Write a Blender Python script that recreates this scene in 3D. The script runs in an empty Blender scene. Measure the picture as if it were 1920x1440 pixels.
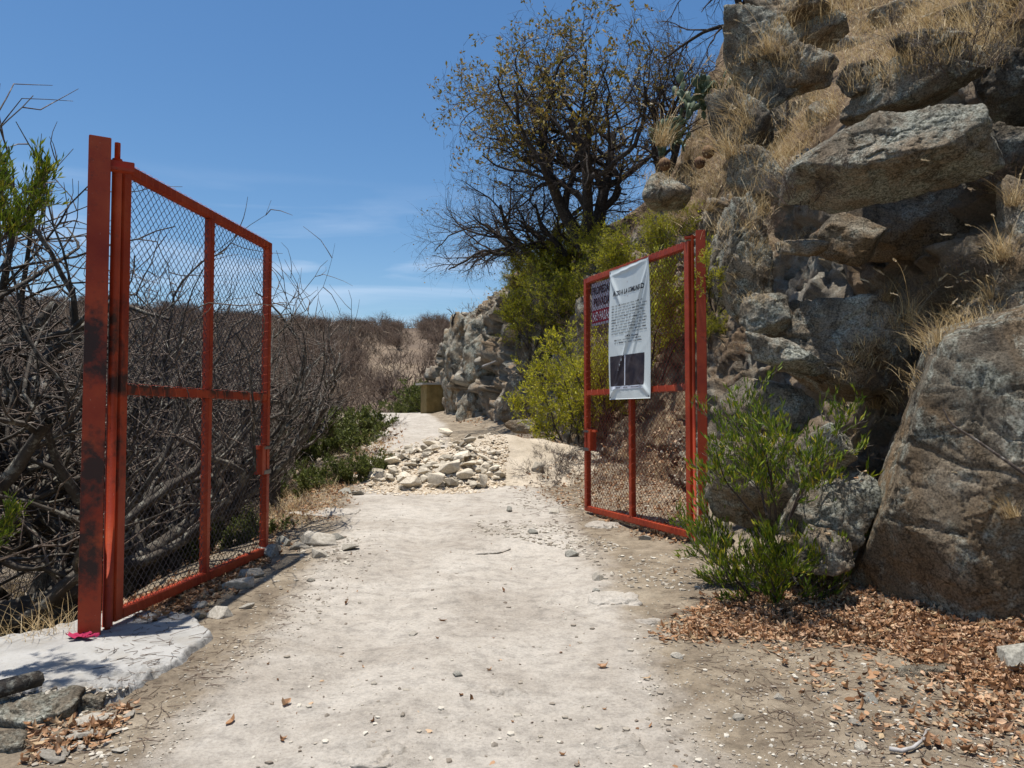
import bpy, math, random
import numpy as np
from mathutils import Vector, Matrix, Euler
from mathutils.bvhtree import BVHTree
random.seed(7); R = np.random.default_rng(11)
SC = bpy.context.scene
COL = SC.collection
# ------------------------------------------------------------------ camera
F = 1400.0; EYE = 1.6
cam = bpy.data.cameras.new('camera'); cam.sensor_width = 36; cam.lens = F/1920*36
cam.clip_start = .05; cam.clip_end = 3000
camo = bpy.data.objects.new('camera', cam); COL.objects.link(camo)
PITCH = math.atan(56/F)
camo.location = (0, 0, EYE); camo.rotation_euler = (math.pi/2+PITCH, 0, 0)
SC.camera = camo
# ------------------------------------------------------------------ sky and sun
SUNV = Vector((-.13, -.02, .985)).normalized()
EL = math.asin(SUNV.z); AZ = math.atan2(SUNV.x, SUNV.y)
W = bpy.data.worlds.new('World'); SC.world = W; W.use_nodes = True
nt = W.node_tree; nt.nodes.clear()
out = nt.nodes.new('ShaderNodeOutputWorld'); bg = nt.nodes.new('ShaderNodeBackground')
sky = nt.nodes.new('ShaderNodeTexSky'); sky.sky_type = 'NISHITA'; sky.sun_disc = False
sky.sun_elevation = EL; sky.sun_rotation = AZ
sky.air_density = 1.0; sky.dust_density = .7; sky.ozone_density = 2.0; sky.altitude = 0
tc = nt.nodes.new('ShaderNodeTexCoord'); sep = nt.nodes.new('ShaderNodeSeparateXYZ')
nt.links.new(tc.outputs['Generated'], sep.inputs[0])
mp = nt.nodes.new('ShaderNodeMapping'); mp.inputs['Scale'].default_value = (2.2, 2.2, 16)
mp.inputs['Location'].default_value = (1.3, .35, .2)
nt.links.new(tc.outputs['Generated'], mp.inputs[0])
nz = nt.nodes.new('ShaderNodeTexNoise'); nz.inputs['Scale'].default_value = 1.6; nz.inputs['Detail'].default_value = 6
nz.inputs['Distortion'].default_value = .4
nt.links.new(mp.outputs[0], nz.inputs['Vector'])
r1 = nt.nodes.new('ShaderNodeValToRGB'); r1.color_ramp.elements[0].position = .47; r1.color_ramp.elements[1].position = .8
nt.links.new(nz.outputs[0], r1.inputs[0])
r2 = nt.nodes.new('ShaderNodeValToRGB')       # thin cloud only low above the horizon
e = r2.color_ramp.elements; e[0].position = .1; e[0].color = (.5, .5, .5, 1); e[1].position = .3; e[1].color = (0, 0, 0, 1)
e3 = e.new(.2); e3.color = (.6, .6, .6, 1)
nt.links.new(sep.outputs['Z'], r2.inputs[0])
mu = nt.nodes.new('ShaderNodeMath'); mu.operation = 'MULTIPLY'
nt.links.new(r1.outputs[0], mu.inputs[0]); nt.links.new(r2.outputs[0], mu.inputs[1])
mx = nt.nodes.new('ShaderNodeMix'); mx.data_type = 'RGBA'
mx.inputs['B'].default_value = (6.6, 7.3, 8.6, 1)
nt.links.new(mu.outputs[0], mx.inputs['Factor']); hs = nt.nodes.new('ShaderNodeHueSaturation'); hs.inputs['Saturation'].default_value = 1.25; hs.inputs['Hue'].default_value = .499
nt.links.new(sky.outputs[0], hs.inputs['Color']); nt.links.new(hs.outputs[0], mx.inputs['A'])
nt.links.new(mx.outputs['Result'], bg.inputs[0]); bg.inputs[1].default_value = .1
nt.links.new(bg.outputs[0], out.inputs[0])
sl = bpy.data.lights.new('sun', 'SUN'); sl.energy = 5.0; sl.angle = math.radians(.53); sl.color = (1, .955, .89)
so = bpy.data.objects.new('sun', sl); COL.objects.link(so)
so.rotation_euler = (-SUNV).to_track_quat('-Z', 'Y').to_euler()
SC.view_settings.view_transform = 'Standard'; SC.view_settings.look = 'None'
SC.view_settings.exposure = .4; SC.view_settings.gamma = 1
SC.cycles.max_bounces = 6; SC.cycles.transparent_max_bounces = 6

# ------------------------------------------------------------------ helpers
def ray(px, py):
    c = Vector(((px-960)/F, (720-py)/F, -1))
    return (camo.rotation_euler.to_matrix() @ c)
def P(px, py, Y):
    d = ray(px, py); return Vector((0, 0, EYE)) + d*(Y/d.y)
def mk(name, V, Fs, mat=None, parent=None, smooth=True, tint=None, link=True, ftint=None, mats=None, midx=None):
    """V (N,3); Fs an int array (M,k) or a list of such arrays -> one mesh object"""
    V = np.asarray(V, dtype=np.float32)
    if not isinstance(Fs, list): Fs = [Fs]
    Fs = [np.asarray(f, dtype=np.int32) for f in Fs if len(f)]
    me = bpy.data.meshes.new(name)
    me.vertices.add(len(V)); me.vertices.foreach_set('co', V.ravel())
    tot = np.concatenate([np.full(len(f), f.shape[1], dtype=np.int32) for f in Fs])
    li = np.concatenate([f.ravel() for f in Fs])
    st = np.concatenate([[0], np.cumsum(tot)[:-1]]).astype(np.int32)
    me.loops.add(len(li)); me.loops.foreach_set('vertex_index', li)
    me.polygons.add(len(tot)); me.polygons.foreach_set('loop_start', st)
    me.polygons.foreach_set('loop_total', tot)
    me.polygons.foreach_set('use_smooth', np.full(len(tot), smooth))
    if mat is not None: me.materials.append(mat)
    if mats:
        for m in mats: me.materials.append(m)
        me.polygons.foreach_set('material_index', midx)
    me.update(calc_edges=True)
    if tint is not None:
        a = me.attributes.new('tint', 'FLOAT', 'POINT'); a.data.foreach_set('value', np.asarray(tint, dtype=np.float32))
    if ftint is not None:
        a = me.attributes.new('tint', 'FLOAT', 'FACE'); a.data.foreach_set('value', np.asarray(ftint, dtype=np.float32))
    o = bpy.data.objects.new(name, me)
    if link: COL.objects.link(o)
    if parent is not None: o.parent = parent
    return o
def tag(o, label=None, cat=None, group=None, kind=None):
    if label: o['label'] = label
    if cat: o['category'] = cat
    if group: o['group'] = group
    if kind: o['kind'] = kind
    return o
def empty(name, loc, rz=0, label=None, cat=None, group=None):
    o = bpy.data.objects.new(name, None); COL.objects.link(o); o.empty_display_size = .2
    o.location = loc; o.rotation_euler = (0, 0, rz); return tag(o, label, cat, group)
def copy_tree(o, parent=None):
    c = o.copy(); COL.objects.link(c); c.parent = parent
    for ch in KIDS.get(o.name, []): copy_tree(ch, c)
    return c
KIDS = {}
def kids(o, *ch):
    KIDS[o.name] = [c for c in ch if c is not None]; return o
def grid_faces(nu, nv):
    i = np.arange(nu*nv).reshape(nu, nv)
    return np.stack([i[:-1, :-1], i[1:, :-1], i[1:, 1:], i[:-1, 1:]], -1).reshape(-1, 4)
# numpy noise
def _h(ix, iy, iz, s):
    h = (ix.astype(np.int64)*374761393 + iy.astype(np.int64)*668265263 + iz.astype(np.int64)*2147483647 + s*974634777) & 0xffffffff
    h = ((h ^ (h >> 13))*1274126177) & 0xffffffff
    h = ((h ^ (h >> 15))*2246822519) & 0xffffffff
    return ((h ^ (h >> 16)) & 0xffffff)/float(0xffffff)
def vn(p, sc, seed=0):
    q = p/sc; i = np.floor(q); f = q-i; f = f*f*(3-2*f); i = i.astype(np.int64)
    x, y, z = i[:, 0], i[:, 1], i[:, 2]; fx, fy, fz = f[:, 0], f[:, 1], f[:, 2]
    def L(a, b, t): return a+(b-a)*t
    r = L(L(L(_h(x, y, z, seed), _h(x+1, y, z, seed), fx), L(_h(x, y+1, z, seed), _h(x+1, y+1, z, seed), fx), fy),
          L(L(_h(x, y, z+1, seed), _h(x+1, y, z+1, seed), fx), L(_h(x, y+1, z+1, seed), _h(x+1, y+1, z+1, seed), fx), fy), fz)
    return r*2-1
def fbm(p, sc, octv=4, seed=0, g=.5):
    r = 0; a = 1; n = 0
    for k in range(octv): r = r+a*vn(p, sc/2**k, seed+k*17); n += a; a *= g
    return r/n
def cells(p, size, seed=0, tilt=.7):
    """blocky facets: each worley cell is a tilted plane; returns (height, edge distance)"""
    q = p/size; b = np.floor(q).astype(np.int64); N = len(p)
    f1 = np.full(N, 9.); f2 = np.full(N, 9.); hh = np.zeros(N)
    for dx in (-1, 0, 1):
        for dy in (-1, 0, 1):
            for dz in (-1, 0, 1):
                x, y, z = b[:, 0]+dx, b[:, 1]+dy, b[:, 2]+dz
                r = [_h(x, y, z, seed+k) for k in range(7)]
                vx, vy, vz = q[:, 0]-(x+r[0]), q[:, 1]-(y+r[1]), q[:, 2]-(z+r[2])
                d = np.sqrt(vx*vx+vy*vy+vz*vz)
                h = (r[3]*2-1) + tilt*2*((r[4]-.5)*vx+(r[5]-.5)*vy+(r[6]-.5)*vz)
                m = d < f1
                f2 = np.where(m, f1, np.minimum(f2, d)); hh = np.where(m, h, hh); f1 = np.where(m, d, f1)
    return hh, f2-f1
def sstep(a, b, x):
    t = np.clip((np.asarray(x, dtype=float)-a)/(b-a), 0, 1); return t*t*(3-2*t)

# ------------------------------------------------------------------ materials
def newmat(name, rough=.9):
    m = bpy.data.materials.new(name); m.use_nodes = True
    t = m.node_tree; b = t.nodes['Principled BSDF']; b.inputs['Roughness'].default_value = rough
    b.inputs['Specular IOR Level'].default_value = .25
    return m, t, b
def N(t, typ, **kw):
    n = t.nodes.new('ShaderNode'+typ)
    for k, v in kw.items():
        if k in n.inputs: n.inputs[k].default_value = v
        else: setattr(n, k, v)
    return n
def lk(t, a, b): t.links.new(a, b)
def noise(t, scale, detail=6, vec=None, rough=.6, dist=0):
    n = N(t, 'TexNoise'); n.inputs['Scale'].default_value = scale; n.inputs['Detail'].default_value = detail
    n.inputs['Roughness'].default_value = rough; n.inputs['Distortion'].default_value = dist
    if vec is not None: lk(t, vec, n.inputs['Vector'])
    return n.outputs[0]
def ramp(t, fac, *stops):
    r = N(t, 'ValToRGB'); el = r.color_ramp.elements
    while len(el) < len(stops): el.new(.5)
    for e_, (p, c) in zip(el, stops):
        e_.position = p; e_.color = (c, c, c, 1) if isinstance(c, (int, float)) else (*c, 1)
    lk(t, fac, r.inputs[0]); return r.outputs[0]
def mixc(t, fac, a, b, mode='MIX'):
    m = N(t, 'Mix'); m.data_type = 'RGBA'; m.blend_type = mode
    for s, v in (('Factor', fac), ('A', a), ('B', b)):
        i = [q for q in m.inputs if q.name == s and (q.type == 'VALUE' if s == 'Factor' else q.type == 'RGBA')][0]
        if hasattr(v, 'links'): lk(t, v, i)
        elif s == 'Factor': i.default_value = v
        else: i.default_value = (*v, 1)
    return [q for q in m.outputs if q.type == 'RGBA'][0]
def bump(t, b, h, strength, dist, prev=None):
    n = N(t, 'Bump'); n.inputs['Strength'].default_value = strength; n.inputs['Distance'].default_value = dist
    lk(t, h, n.inputs['Height'])
    if prev is not None: lk(t, prev, n.inputs['Normal'])
    lk(t, n.outputs[0], b.inputs['Normal']); return n.outputs[0]
def geo(t): return N(t, 'NewGeometry').outputs['Position']
def objc(t): return N(t, 'TexCoord').outputs['Object']
def attr(t, name='tint'): return N(t, 'Attribute', attribute_name=name).outputs['Fac']
def orand(t): return N(t, 'ObjectInfo').outputs['Random']

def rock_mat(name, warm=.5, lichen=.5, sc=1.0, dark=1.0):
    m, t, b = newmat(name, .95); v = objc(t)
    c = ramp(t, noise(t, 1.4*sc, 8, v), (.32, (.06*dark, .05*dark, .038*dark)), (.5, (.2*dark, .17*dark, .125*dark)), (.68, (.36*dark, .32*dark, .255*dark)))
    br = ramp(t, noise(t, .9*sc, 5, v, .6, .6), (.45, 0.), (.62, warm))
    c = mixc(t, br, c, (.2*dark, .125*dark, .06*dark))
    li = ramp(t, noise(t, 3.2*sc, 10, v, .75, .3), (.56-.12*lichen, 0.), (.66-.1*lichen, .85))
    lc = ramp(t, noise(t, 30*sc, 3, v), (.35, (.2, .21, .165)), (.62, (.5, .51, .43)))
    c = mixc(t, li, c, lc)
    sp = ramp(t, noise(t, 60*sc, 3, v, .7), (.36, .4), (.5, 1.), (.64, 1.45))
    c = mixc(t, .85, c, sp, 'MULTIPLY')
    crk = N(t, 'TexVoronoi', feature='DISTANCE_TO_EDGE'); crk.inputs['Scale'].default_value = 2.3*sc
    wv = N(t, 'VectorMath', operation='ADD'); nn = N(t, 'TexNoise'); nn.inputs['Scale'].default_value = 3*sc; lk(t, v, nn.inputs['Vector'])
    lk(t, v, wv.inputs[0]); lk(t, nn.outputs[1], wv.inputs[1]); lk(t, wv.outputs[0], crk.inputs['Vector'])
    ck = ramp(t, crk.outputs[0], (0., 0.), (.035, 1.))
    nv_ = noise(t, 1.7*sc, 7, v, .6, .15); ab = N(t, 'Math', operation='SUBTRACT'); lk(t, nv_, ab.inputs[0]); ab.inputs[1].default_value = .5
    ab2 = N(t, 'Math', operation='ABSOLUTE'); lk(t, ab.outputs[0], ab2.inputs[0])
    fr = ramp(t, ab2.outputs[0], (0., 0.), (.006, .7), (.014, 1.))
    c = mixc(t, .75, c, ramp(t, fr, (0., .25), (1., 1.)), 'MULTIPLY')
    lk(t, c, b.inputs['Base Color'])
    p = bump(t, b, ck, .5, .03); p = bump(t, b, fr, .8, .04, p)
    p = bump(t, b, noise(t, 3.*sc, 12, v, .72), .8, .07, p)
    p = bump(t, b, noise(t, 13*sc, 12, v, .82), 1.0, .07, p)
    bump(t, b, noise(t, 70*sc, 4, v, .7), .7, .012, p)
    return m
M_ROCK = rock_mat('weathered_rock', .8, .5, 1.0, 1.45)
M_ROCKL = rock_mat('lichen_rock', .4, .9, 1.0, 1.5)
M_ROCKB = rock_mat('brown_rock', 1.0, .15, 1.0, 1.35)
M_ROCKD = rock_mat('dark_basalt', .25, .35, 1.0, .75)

def stone_mat(name, a, bcol, sc=8):
    m, t, b = newmat(name, .95); v = objc(t)
    c = ramp(t, noise(t, sc, 6, v), (.35, a), (.65, bcol))
    k = ramp(t, orand(t), (0., .58), (.5, .95), (1., 1.18))
    c = mixc(t, 1., c, k, 'MULTIPLY'); lk(t, c, b.inputs['Base Color'])
    bump(t, b, noise(t, sc*4, 6, v, .7), .6, .02); return m
M_STONE = stone_mat('dusty_stone', (.28, .25, .2), (.47, .43, .36))
M_RUB = stone_mat('limestone_rubble', (.44, .38, .29), (.64, .57, .45))
M_GREY = stone_mat('grey_stone', (.2, .19, .16), (.42, .4, .34))

# trodden path and soil: 'tint' = 1 on the trodden track, 0 on the loose soil beside it
def ground_mat():
    m, t, b = newmat('dusty_track', .97); v = geo(t)
    big = noise(t, .55, 6, v, .6, .3)
    trk = ramp(t, noise(t, .9, 9, v, .68, .5), (.3, (.3, .262, .215)), (.5, (.4, .36, .305)), (.7, (.485, .445, .385)))
    soil = ramp(t, noise(t, 2.2, 8, v, .7), (.3, (.13, .1, .07)), (.5, (.23, .185, .13)), (.7, (.34, .285, .21)))
    far = ramp(t, noise(t, .05, 6, v, .65), (.35, (.1, .072, .052)), (.55, (.17, .125, .085)), (.72, (.27, .21, .14)))
    sp = N(t, 'SeparateXYZ'); lk(t, v, sp.inputs[0])
    mr = N(t, 'MapRange'); mr.inputs['From Min'].default_value = 38; mr.inputs['From Max'].default_value = 60; lk(t, sp.outputs[1], mr.inputs[0])
    soil = mixc(t, mr.outputs[0], soil, far)
    a = N(t, 'Math', operation='ADD'); lk(t, attr(t), a.inputs[0])
    n2 = N(t, 'Math', operation='MULTIPLY_ADD'); lk(t, noise(t, 1.6, 8, v, .7), n2.inputs[0]); n2.inputs[1].default_value = 1.3; n2.inputs[2].default_value = -.65
    lk(t, n2.outputs[0], a.inputs[1])
    f = ramp(t, a.outputs[0], (.3, 0.), (.75, 1.))
    c = mixc(t, f, soil, trk)
    fine = ramp(t, noise(t, 45, 5, v, .75), (.3, .62), (.5, 1.), (.72, 1.2))
    c = mixc(t, .75, c, fine, 'MULTIPLY')
    mott = ramp(t, noise(t, 7, 6, v, .75), (.34, .6), (.5, .95), (.6, 1.06))
    c = mixc(t, .8, c, mott, 'MULTIPLY')
    lk(t, c, b.inputs['Base Color'])
    p = bump(t, b, noise(t, 5, 9, v, .7), .7, .07)
    bump(t, b, noise(t, 55, 5, v, .7), .7, .012, p); return m
M_GROUND = ground_mat()

def hill_mat():
    m, t, b = newmat('rocky_hillside', .97); v = geo(t)
    rk = ramp(t, noise(t, 1.5, 9, v, .65), (.3, (.1, .085, .065)), (.5, (.25, .215, .165)), (.7, (.42, .38, .31)))
    li = ramp(t, noise(t, 3.3, 9, v, .75, .3), (.53, 0.), (.63, .7))
    rk = mixc(t, li, rk, (.42, .42, .35))
    br = ramp(t, noise(t, .8, 5, v, .6, .5), (.45, 0.), (.6, .7))
    rk = mixc(t, br, rk, (.24, .16, .09))
    so_ = ramp(t, noise(t, 3, 8, v, .7), (.34, (.05, .032, .02)), (.5, (.17, .115, .07)), (.68, (.34, .26, .165)))
    a = N(t, 'Math', operation='ADD'); lk(t, attr(t), a.inputs[0])
    n2 = N(t, 'Math', operation='MULTIPLY_ADD'); lk(t, noise(t, 2., 8, v, .7), n2.inputs[0]); n2.inputs[1].default_value = 1.; n2.inputs[2].default_value = -.5
    lk(t, n2.outputs[0], a.inputs[1])
    f = ramp(t, a.outputs[0], (.42, 0.), (.58, 1.))
    c = mixc(t, f, so_, rk)
    sp = ramp(t, noise(t, 45, 4, v, .75), (.3, .5), (.5, 1.), (.7, 1.3))
    c = mixc(t, .8, c, sp, 'MULTIPLY'); lk(t, c, b.inputs['Base Color'])
    p = bump(t, b, noise(t, 7, 12, v, .78), 1., .09)
    bump(t, b, noise(t, 60, 4, v, .7), .7, .014, p); return m
M_HILL = hill_mat()

def bark_mat(name, a, bc, lich):
    m, t, b = newmat(name, .95); v = objc(t)
    c = ramp(t, noise(t, 6, 8, v, .7), (.35, a), (.65, bc))
    li = ramp(t, noise(t, 17, 7, v, .75), (.52, 0.), (.64, .9))
    c = mixc(t, li, c, lich); lk(t, c, b.inputs['Base Color'])
    bump(t, b, noise(t, 30, 5, v, .7), .8, .02); return m
M_BARK = bark_mat('lichened_bark', (.03, .025, .02), (.09, .075, .06), (.24, .23, .19))
M_BARKD = bark_mat('dark_oak_bark', (.022, .018, .016), (.055, .045, .038), (.1, .09, .08))
M_TWIG = bark_mat('grey_twigs', (.055, .043, .036), (.15, .12, .1), (.34, .31, .27))
M_TWIGD = bark_mat('dark_twigs', (.035, .028, .024), (.075, .055, .045), (.11, .085, .07))
M_TWIGB = bark_mat('brown_twigs', (.09, .06, .045), (.16, .11, .08), (.22, .17, .13))

M_TWIGM = bark_mat('warm_grey_twigs', (.075, .055, .043), (.165, .125, .098), (.33, .29, .245))
def leaf_mat(name, cols, transl=.3, rough=.55):
    m, t, b = newmat(name, rough); n = len(cols)
    c = ramp(t, attr(t), *[(i/(n-1) if n > 1 else 0, col) for i, col in enumerate(cols)])
    lk(t, c, b.inputs['Base Color'])
    if transl:
        tr = N(t, 'BsdfTranslucent'); lk(t, c, tr.inputs[0]); ms = N(t, 'MixShader'); ms.inputs[0].default_value = transl
        lk(t, b.outputs[0], ms.inputs[1]); lk(t, tr.outputs[0], ms.inputs[2])
        o = t.nodes['Material Output']; lk(t, ms.outputs[0], o.inputs[0])
    return m
M_LEAFG = leaf_mat('green_hopbush_leaves', [(.04, .07, .008), (.08, .13, .01), (.14, .2, .014), (.23, .27, .02), (.45, .33, .03)])
M_LEAFY = leaf_mat('yellow_green_leaves', [(.12, .14, .015), (.27, .27, .02), (.4, .39, .022), (.5, .46, .028), (.52, .42, .03)], .35)
M_LEAFO = leaf_mat('olive_leaves', [(.05, .065, .018), (.1, .12, .026), (.19, .2, .045)])
M_OAK = leaf_mat('dry_oak_leaves', [(.1, .1, .02), (.2, .17, .03), (.29, .2, .04), (.33, .19, .045)])
M_LITTER = leaf_mat('fallen_leaves', [(.06, .03, .016), (.2, .1, .045), (.38, .21, .105), (.54, .37, .24), (.42, .32, .18)], .15, .7)
M_STRAW = leaf_mat('dry_straw', [(.22, .14, .06), (.4, .28, .13), (.55, .42, .22), (.66, .55, .36)], .3)
M_SEED = leaf_mat('seed_heads', [(.5, .4, .24), (.66, .56, .4)], .2)
# ------------------------------------------------------------------ ground
YB = [-5, 0, 6, 8, 10, 13, 20, 30, 40, 46, 60, 80]
ZB = [0, 0, 0.01, .09, .16, .25, .68, 1.18, 1.45, 1.56, 1.3, 0]
XEY = [-5, 2, 4, 5, 6.3, 8, 9.5, 12, 15, 20, 30, 42, 60]          # left edge of the terrace
XEX = [-4.4, -4.2, -3.9, -3.55, -3.05, -2.95, -2.95, -3.2, -3.7, -4.3, -5.6, -9.5, -14]
TY = [0, 3, 4.5, 5.6, 7, 8.5, 10, 12, 14, 17, 20, 26, 33, 40, 46, 60]     # toe of the hillside
TX = [4.8, 4.35, 3.95, 3.35, 2.85, 2.6, 2.42, 2.2, 1.95, 1.75, 1.25, .3, -1.9, -3.4, -4.6, -4.2]
def farz(x, y):
    z = np.interp(y, [50, 60, 90, 130, 180, 240, 290, 340, 900], [-6, -4, 1, 8, 18, 29, 35.5, 37, 20])
    return z + 2.5*np.sin(x*.03+.6)*sstep(120, 280, y) + np.where(x < -20, (-(x+20))*.035, 0)
def gz(x, y):
    x = np.asarray(x, float); y = np.asarray(y, float)
    base = np.interp(y, YB, ZB)
    xe = np.interp(y, XEY, XEX)
    t = np.maximum(0, xe-x)
    drop = np.interp(t, [0, .5, 1, 3, 8, 20, 60, 200], [0, .12, .42, 1.6, 3.6, 5.2, 5.0, -14])
    near = base-drop
    s = sstep(50, 78, y)
    z = near*(1-s)+farz(x, y)*s
    p = np.stack([x, y, np.zeros_like(x)], -1).reshape(-1, 3)
    dist = np.clip(y.ravel(), 1, 300)
    onp = np.exp(-(t/.5)).ravel()
    n = fbm(p, 1.6, 4, 3)*.045 + fbm(p, 14, 3, 5)*.5*sstep(12, 60, dist) + fbm(p, .35, 3, 9)*.014
    n = n + (1-onp)*fbm(p, 1.1, 3, 21)*.13
    n = n + .02*fbm(p, .8, 4, 33)*(np.abs(p[:, 0]) < 6) - .035*np.exp(-((p[:, 0]+1.05-.0*p[:, 1])/.28)**2)*sstep(14, 8, dist) - .03*np.exp(-((p[:, 0]+.15-.06*p[:, 1])/.5)**2)*sstep(20, 8, dist)
    # bank of loose litter rising to the toe on the right
    tx = np.interp(y, TY, TX).ravel()
    n = n + .30*sstep(-1.0, .3, p[:, 0]-tx)*sstep(60, 30, dist)
    return z + n.reshape(z.shape)
nx, ny = 640, 600
tt = np.linspace(-1, 1, nx); xs = 2.6*np.sinh(tt*6.5); 
ys = np.concatenate([[-6, -3, -1, .5, 1.5, 2.2], 2.6*np.exp(np.linspace(0, math.log(900/2.6), ny-6))])
GX, GY = np.meshgrid(xs, ys, indexing='ij'); GZ = gz(GX, GY)
# trodden mask
cx = np.interp(GY, [0, 4, 8, 12, 16, 20, 30, 45, 60], [-.35, -.35, -.55, -.9, -1.6, -2.9, -3.9, -7.0, -9])
hw = np.interp(GY, [0, 4, 8, 12, 20, 30, 45], [1.0, 1.05, 1.2, 1.4, .95, .95, 1.3])
mask = sstep(hw+.8, hw-.25, np.abs(GX-cx))*sstep(62, 48, GY)
V = np.stack([GX, GY, GZ], -1).reshape(-1, 3); FA = grid_faces(nx, ny); TI = mask.ravel()
cen = V[FA].mean(1); fm = TI[FA].mean(1)
def subset(name, sel, kind='structure'):
    fs = FA[sel]; u, inv = np.unique(fs, return_inverse=True)
    o = mk(name, V[u], inv.reshape(fs.shape), M_GROUND, tint=TI[u]); return tag(o, kind=kind)
ispath = (fm > .5); isfar = cen[:, 1] > 62
ground = subset('ground', ~ispath & ~isfar); path = subset('path', ispath & ~isfar); farhill = subset('far_hill', isfar)
g_bvh = BVHTree.FromPolygons([tuple(v) for v in V[:, :].tolist()], FA[(cen[:, 1] < 70) & (np.abs(cen[:, 0]) < 60)].tolist())

# ------------------------------------------------------------------ hillside (road cut on the right)
SKX = [700, 815, 826, 840, 870, 900, 940, 985, 1030, 1090, 1150, 1200, 1250, 1300, 1335, 1352, 1375, 1400, 1500, 1920, 3000]
SKY = [700, 672, 628, 606, 582, 560, 520, 492, 466, 436, 396, 362, 318, 250, 180, 80, 20, -40, -220, -850, -2400]
nu, nv = 620, 400
yu = np.concatenate([np.linspace(-2, 3, 50)[:-1], 3*np.exp(np.linspace(0, math.log(70/3), nu-49))])
ev = np.concatenate([np.linspace(-.5, 4.2, 300)[:-1], 4.2+np.linspace(0, 1, 101)**2.2*70])
YU, EV = np.meshgrid(yu, ev, indexing='ij')
steep = np.interp(YU, [0, 6, 9, 12, 18, 24, 30, 40], [.95, .9, 1.2, 1.25, 1.15, .9, .5, .38])
G = np.interp(EV/steep, [-.5, 0, .3, .8, 1.4, 2.1, 3.0, 5, 10, 30, 90], [-.45, -.1, .55, 1.9, 3.7, 5.5, 7.0, 9.0, 12, 19, 28])
X0 = np.interp(YU, TY, TX)+EV
Z0 = np.interp(YU, YB, ZB)+G*sstep(75, 50, YU)
rxs = 960+1400*X0/np.maximum(YU, .1)
cap = EYE+(776-np.interp(rxs, SKX, SKY))/F*YU
cap = cap - .02*YU
cap = np.where(YU < 3.2, 99, cap)
kk = .35
Z1 = -kk*np.log(np.exp(-np.clip(Z0, -50, 60)/kk)+np.exp(-np.clip(cap, -50, 60)/kk)+1e-30)
HV = np.stack([X0, YU, Z1], -1)
du = np.gradient(HV, axis=0); dv = np.gradient(HV, axis=1)
NR = np.cross(dv, du); NR /= np.linalg.norm(NR, axis=-1, keepdims=True)+1e-9
NR = np.where(NR[..., 2:3] < 0, -NR, NR)
NRf = NR.reshape(-1, 3); H0 = HV.reshape(-1, 3)
# orientation: point out of the hill (towards -x / up)
flip = (NRf[:, 0] > .2) & (NRf[:, 2] < .5); NRf[flip] *= -1
slope = np.clip(1-np.abs(NRf[:, 2]), 0, 1)
pw = H0 + .25*np.stack([vn(H0, .9, 91), vn(H0, .9, 92), vn(H0, .9, 93)], -1)
c1, e1 = cells(pw*[1, 1, 1.5], 1.25, 31); c2, e2 = cells(pw*[1, 1, 1.3], .48, 47); c3, e3 = cells(pw, .17, 53)
far = sstep(26, 60, H0[:, 1]); big = 1+1.6*sstep(16, 32, H0[:, 1])
rocky = sstep(.32, .62, slope + .3*fbm(H0, 1.7, 3, 71))
rocky = np.maximum(rocky, .9*sstep(.12, .3, fbm(H0, 1.5, 4, 171))*sstep(12, 9, H0[:, 1]))
rocky = rocky*sstep(9.5, 7.5, EV.ravel()+0*H0[:, 0])
rocky = rocky*(1-.55*np.exp(-((H0[:, 1]-13.5)/4)**2)*sstep(5.5, 3.0, H0[:, 2]))
amp = (.1+.9*rocky)
disp = amp*(c1*.32*big + c2*.15 + c3*.05 - .1*np.exp(-(e1/.07)) - .045*np.exp(-(e2/.09))) + fbm(H0, .35, 4, 77)*.05 + fbm(H0, 2.2, 3, 78)*.16
disp *= sstep(-.35, .35, EV.ravel()-.05)*.9+.1
# hollow under the overhanging slab
def hollow(c, r, depth):
    d = (H0-np.array(c))/np.array(r); return -depth*np.exp(-(d**2).sum(1)**1.3)
hd = hollow(P(1560, 480, 7.0), (.75, 1.0, .62), 1.5)+hollow(P(1700, 560, 6.6), (.6, .8, .45), .5)+hollow(P(1890, 240, 6.6), (.5, .8, .7), .8)
hd += hollow(P(955, 680, 26), (.5, 1.2, 1.5), .9) + hollow(P(1420, 620, 7.6), (.28, .5, .4), .5)
HD = H0 + NRf*disp[:, None] + np.array([-.93, -.3, 0])*hd[:, None]*-1*-1
HF = grid_faces(nu, nv)
tin = rocky*.85+.1*(e1 < .05)
hill = tag(mk('hillside', HD, HF, M_HILL, tint=tin), kind='structure')
h_bvh = BVHTree.FromPolygons(HD.tolist(), HF.tolist())
ORI = Vector((0, 0, EYE))
BV = [g_bvh, h_bvh]
HIT = [0]
def cast(px, py, only=None):
    d = ray(px, py).normalized(); best = None
    for q_, b in enumerate(BV if only is None else only):
        h = b.ray_cast(ORI, d, 400)
        if h[0] is not None and (best is None or h[3] < best[3]): best = h; HIT[0] = q_ if only is None else 0
    return (best[0], best[1] if best[1].dot(d) < 0 else -best[1]) if best else (None, None)
def drop(x, y, top=30):
    best = None
    for b in BV:
        h = b.ray_cast(Vector((x, y, top)), Vector((0, 0, -1)), 100)
        if h[0] is not None and (best is None or h[0].z > best[0].z): best = h
    if best is None: return Vector((x, y, float(gz(x, y)))), Vector((0, 0, 1))
    return best[0], best[1] if best[1].z > 0 else -best[1]

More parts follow.
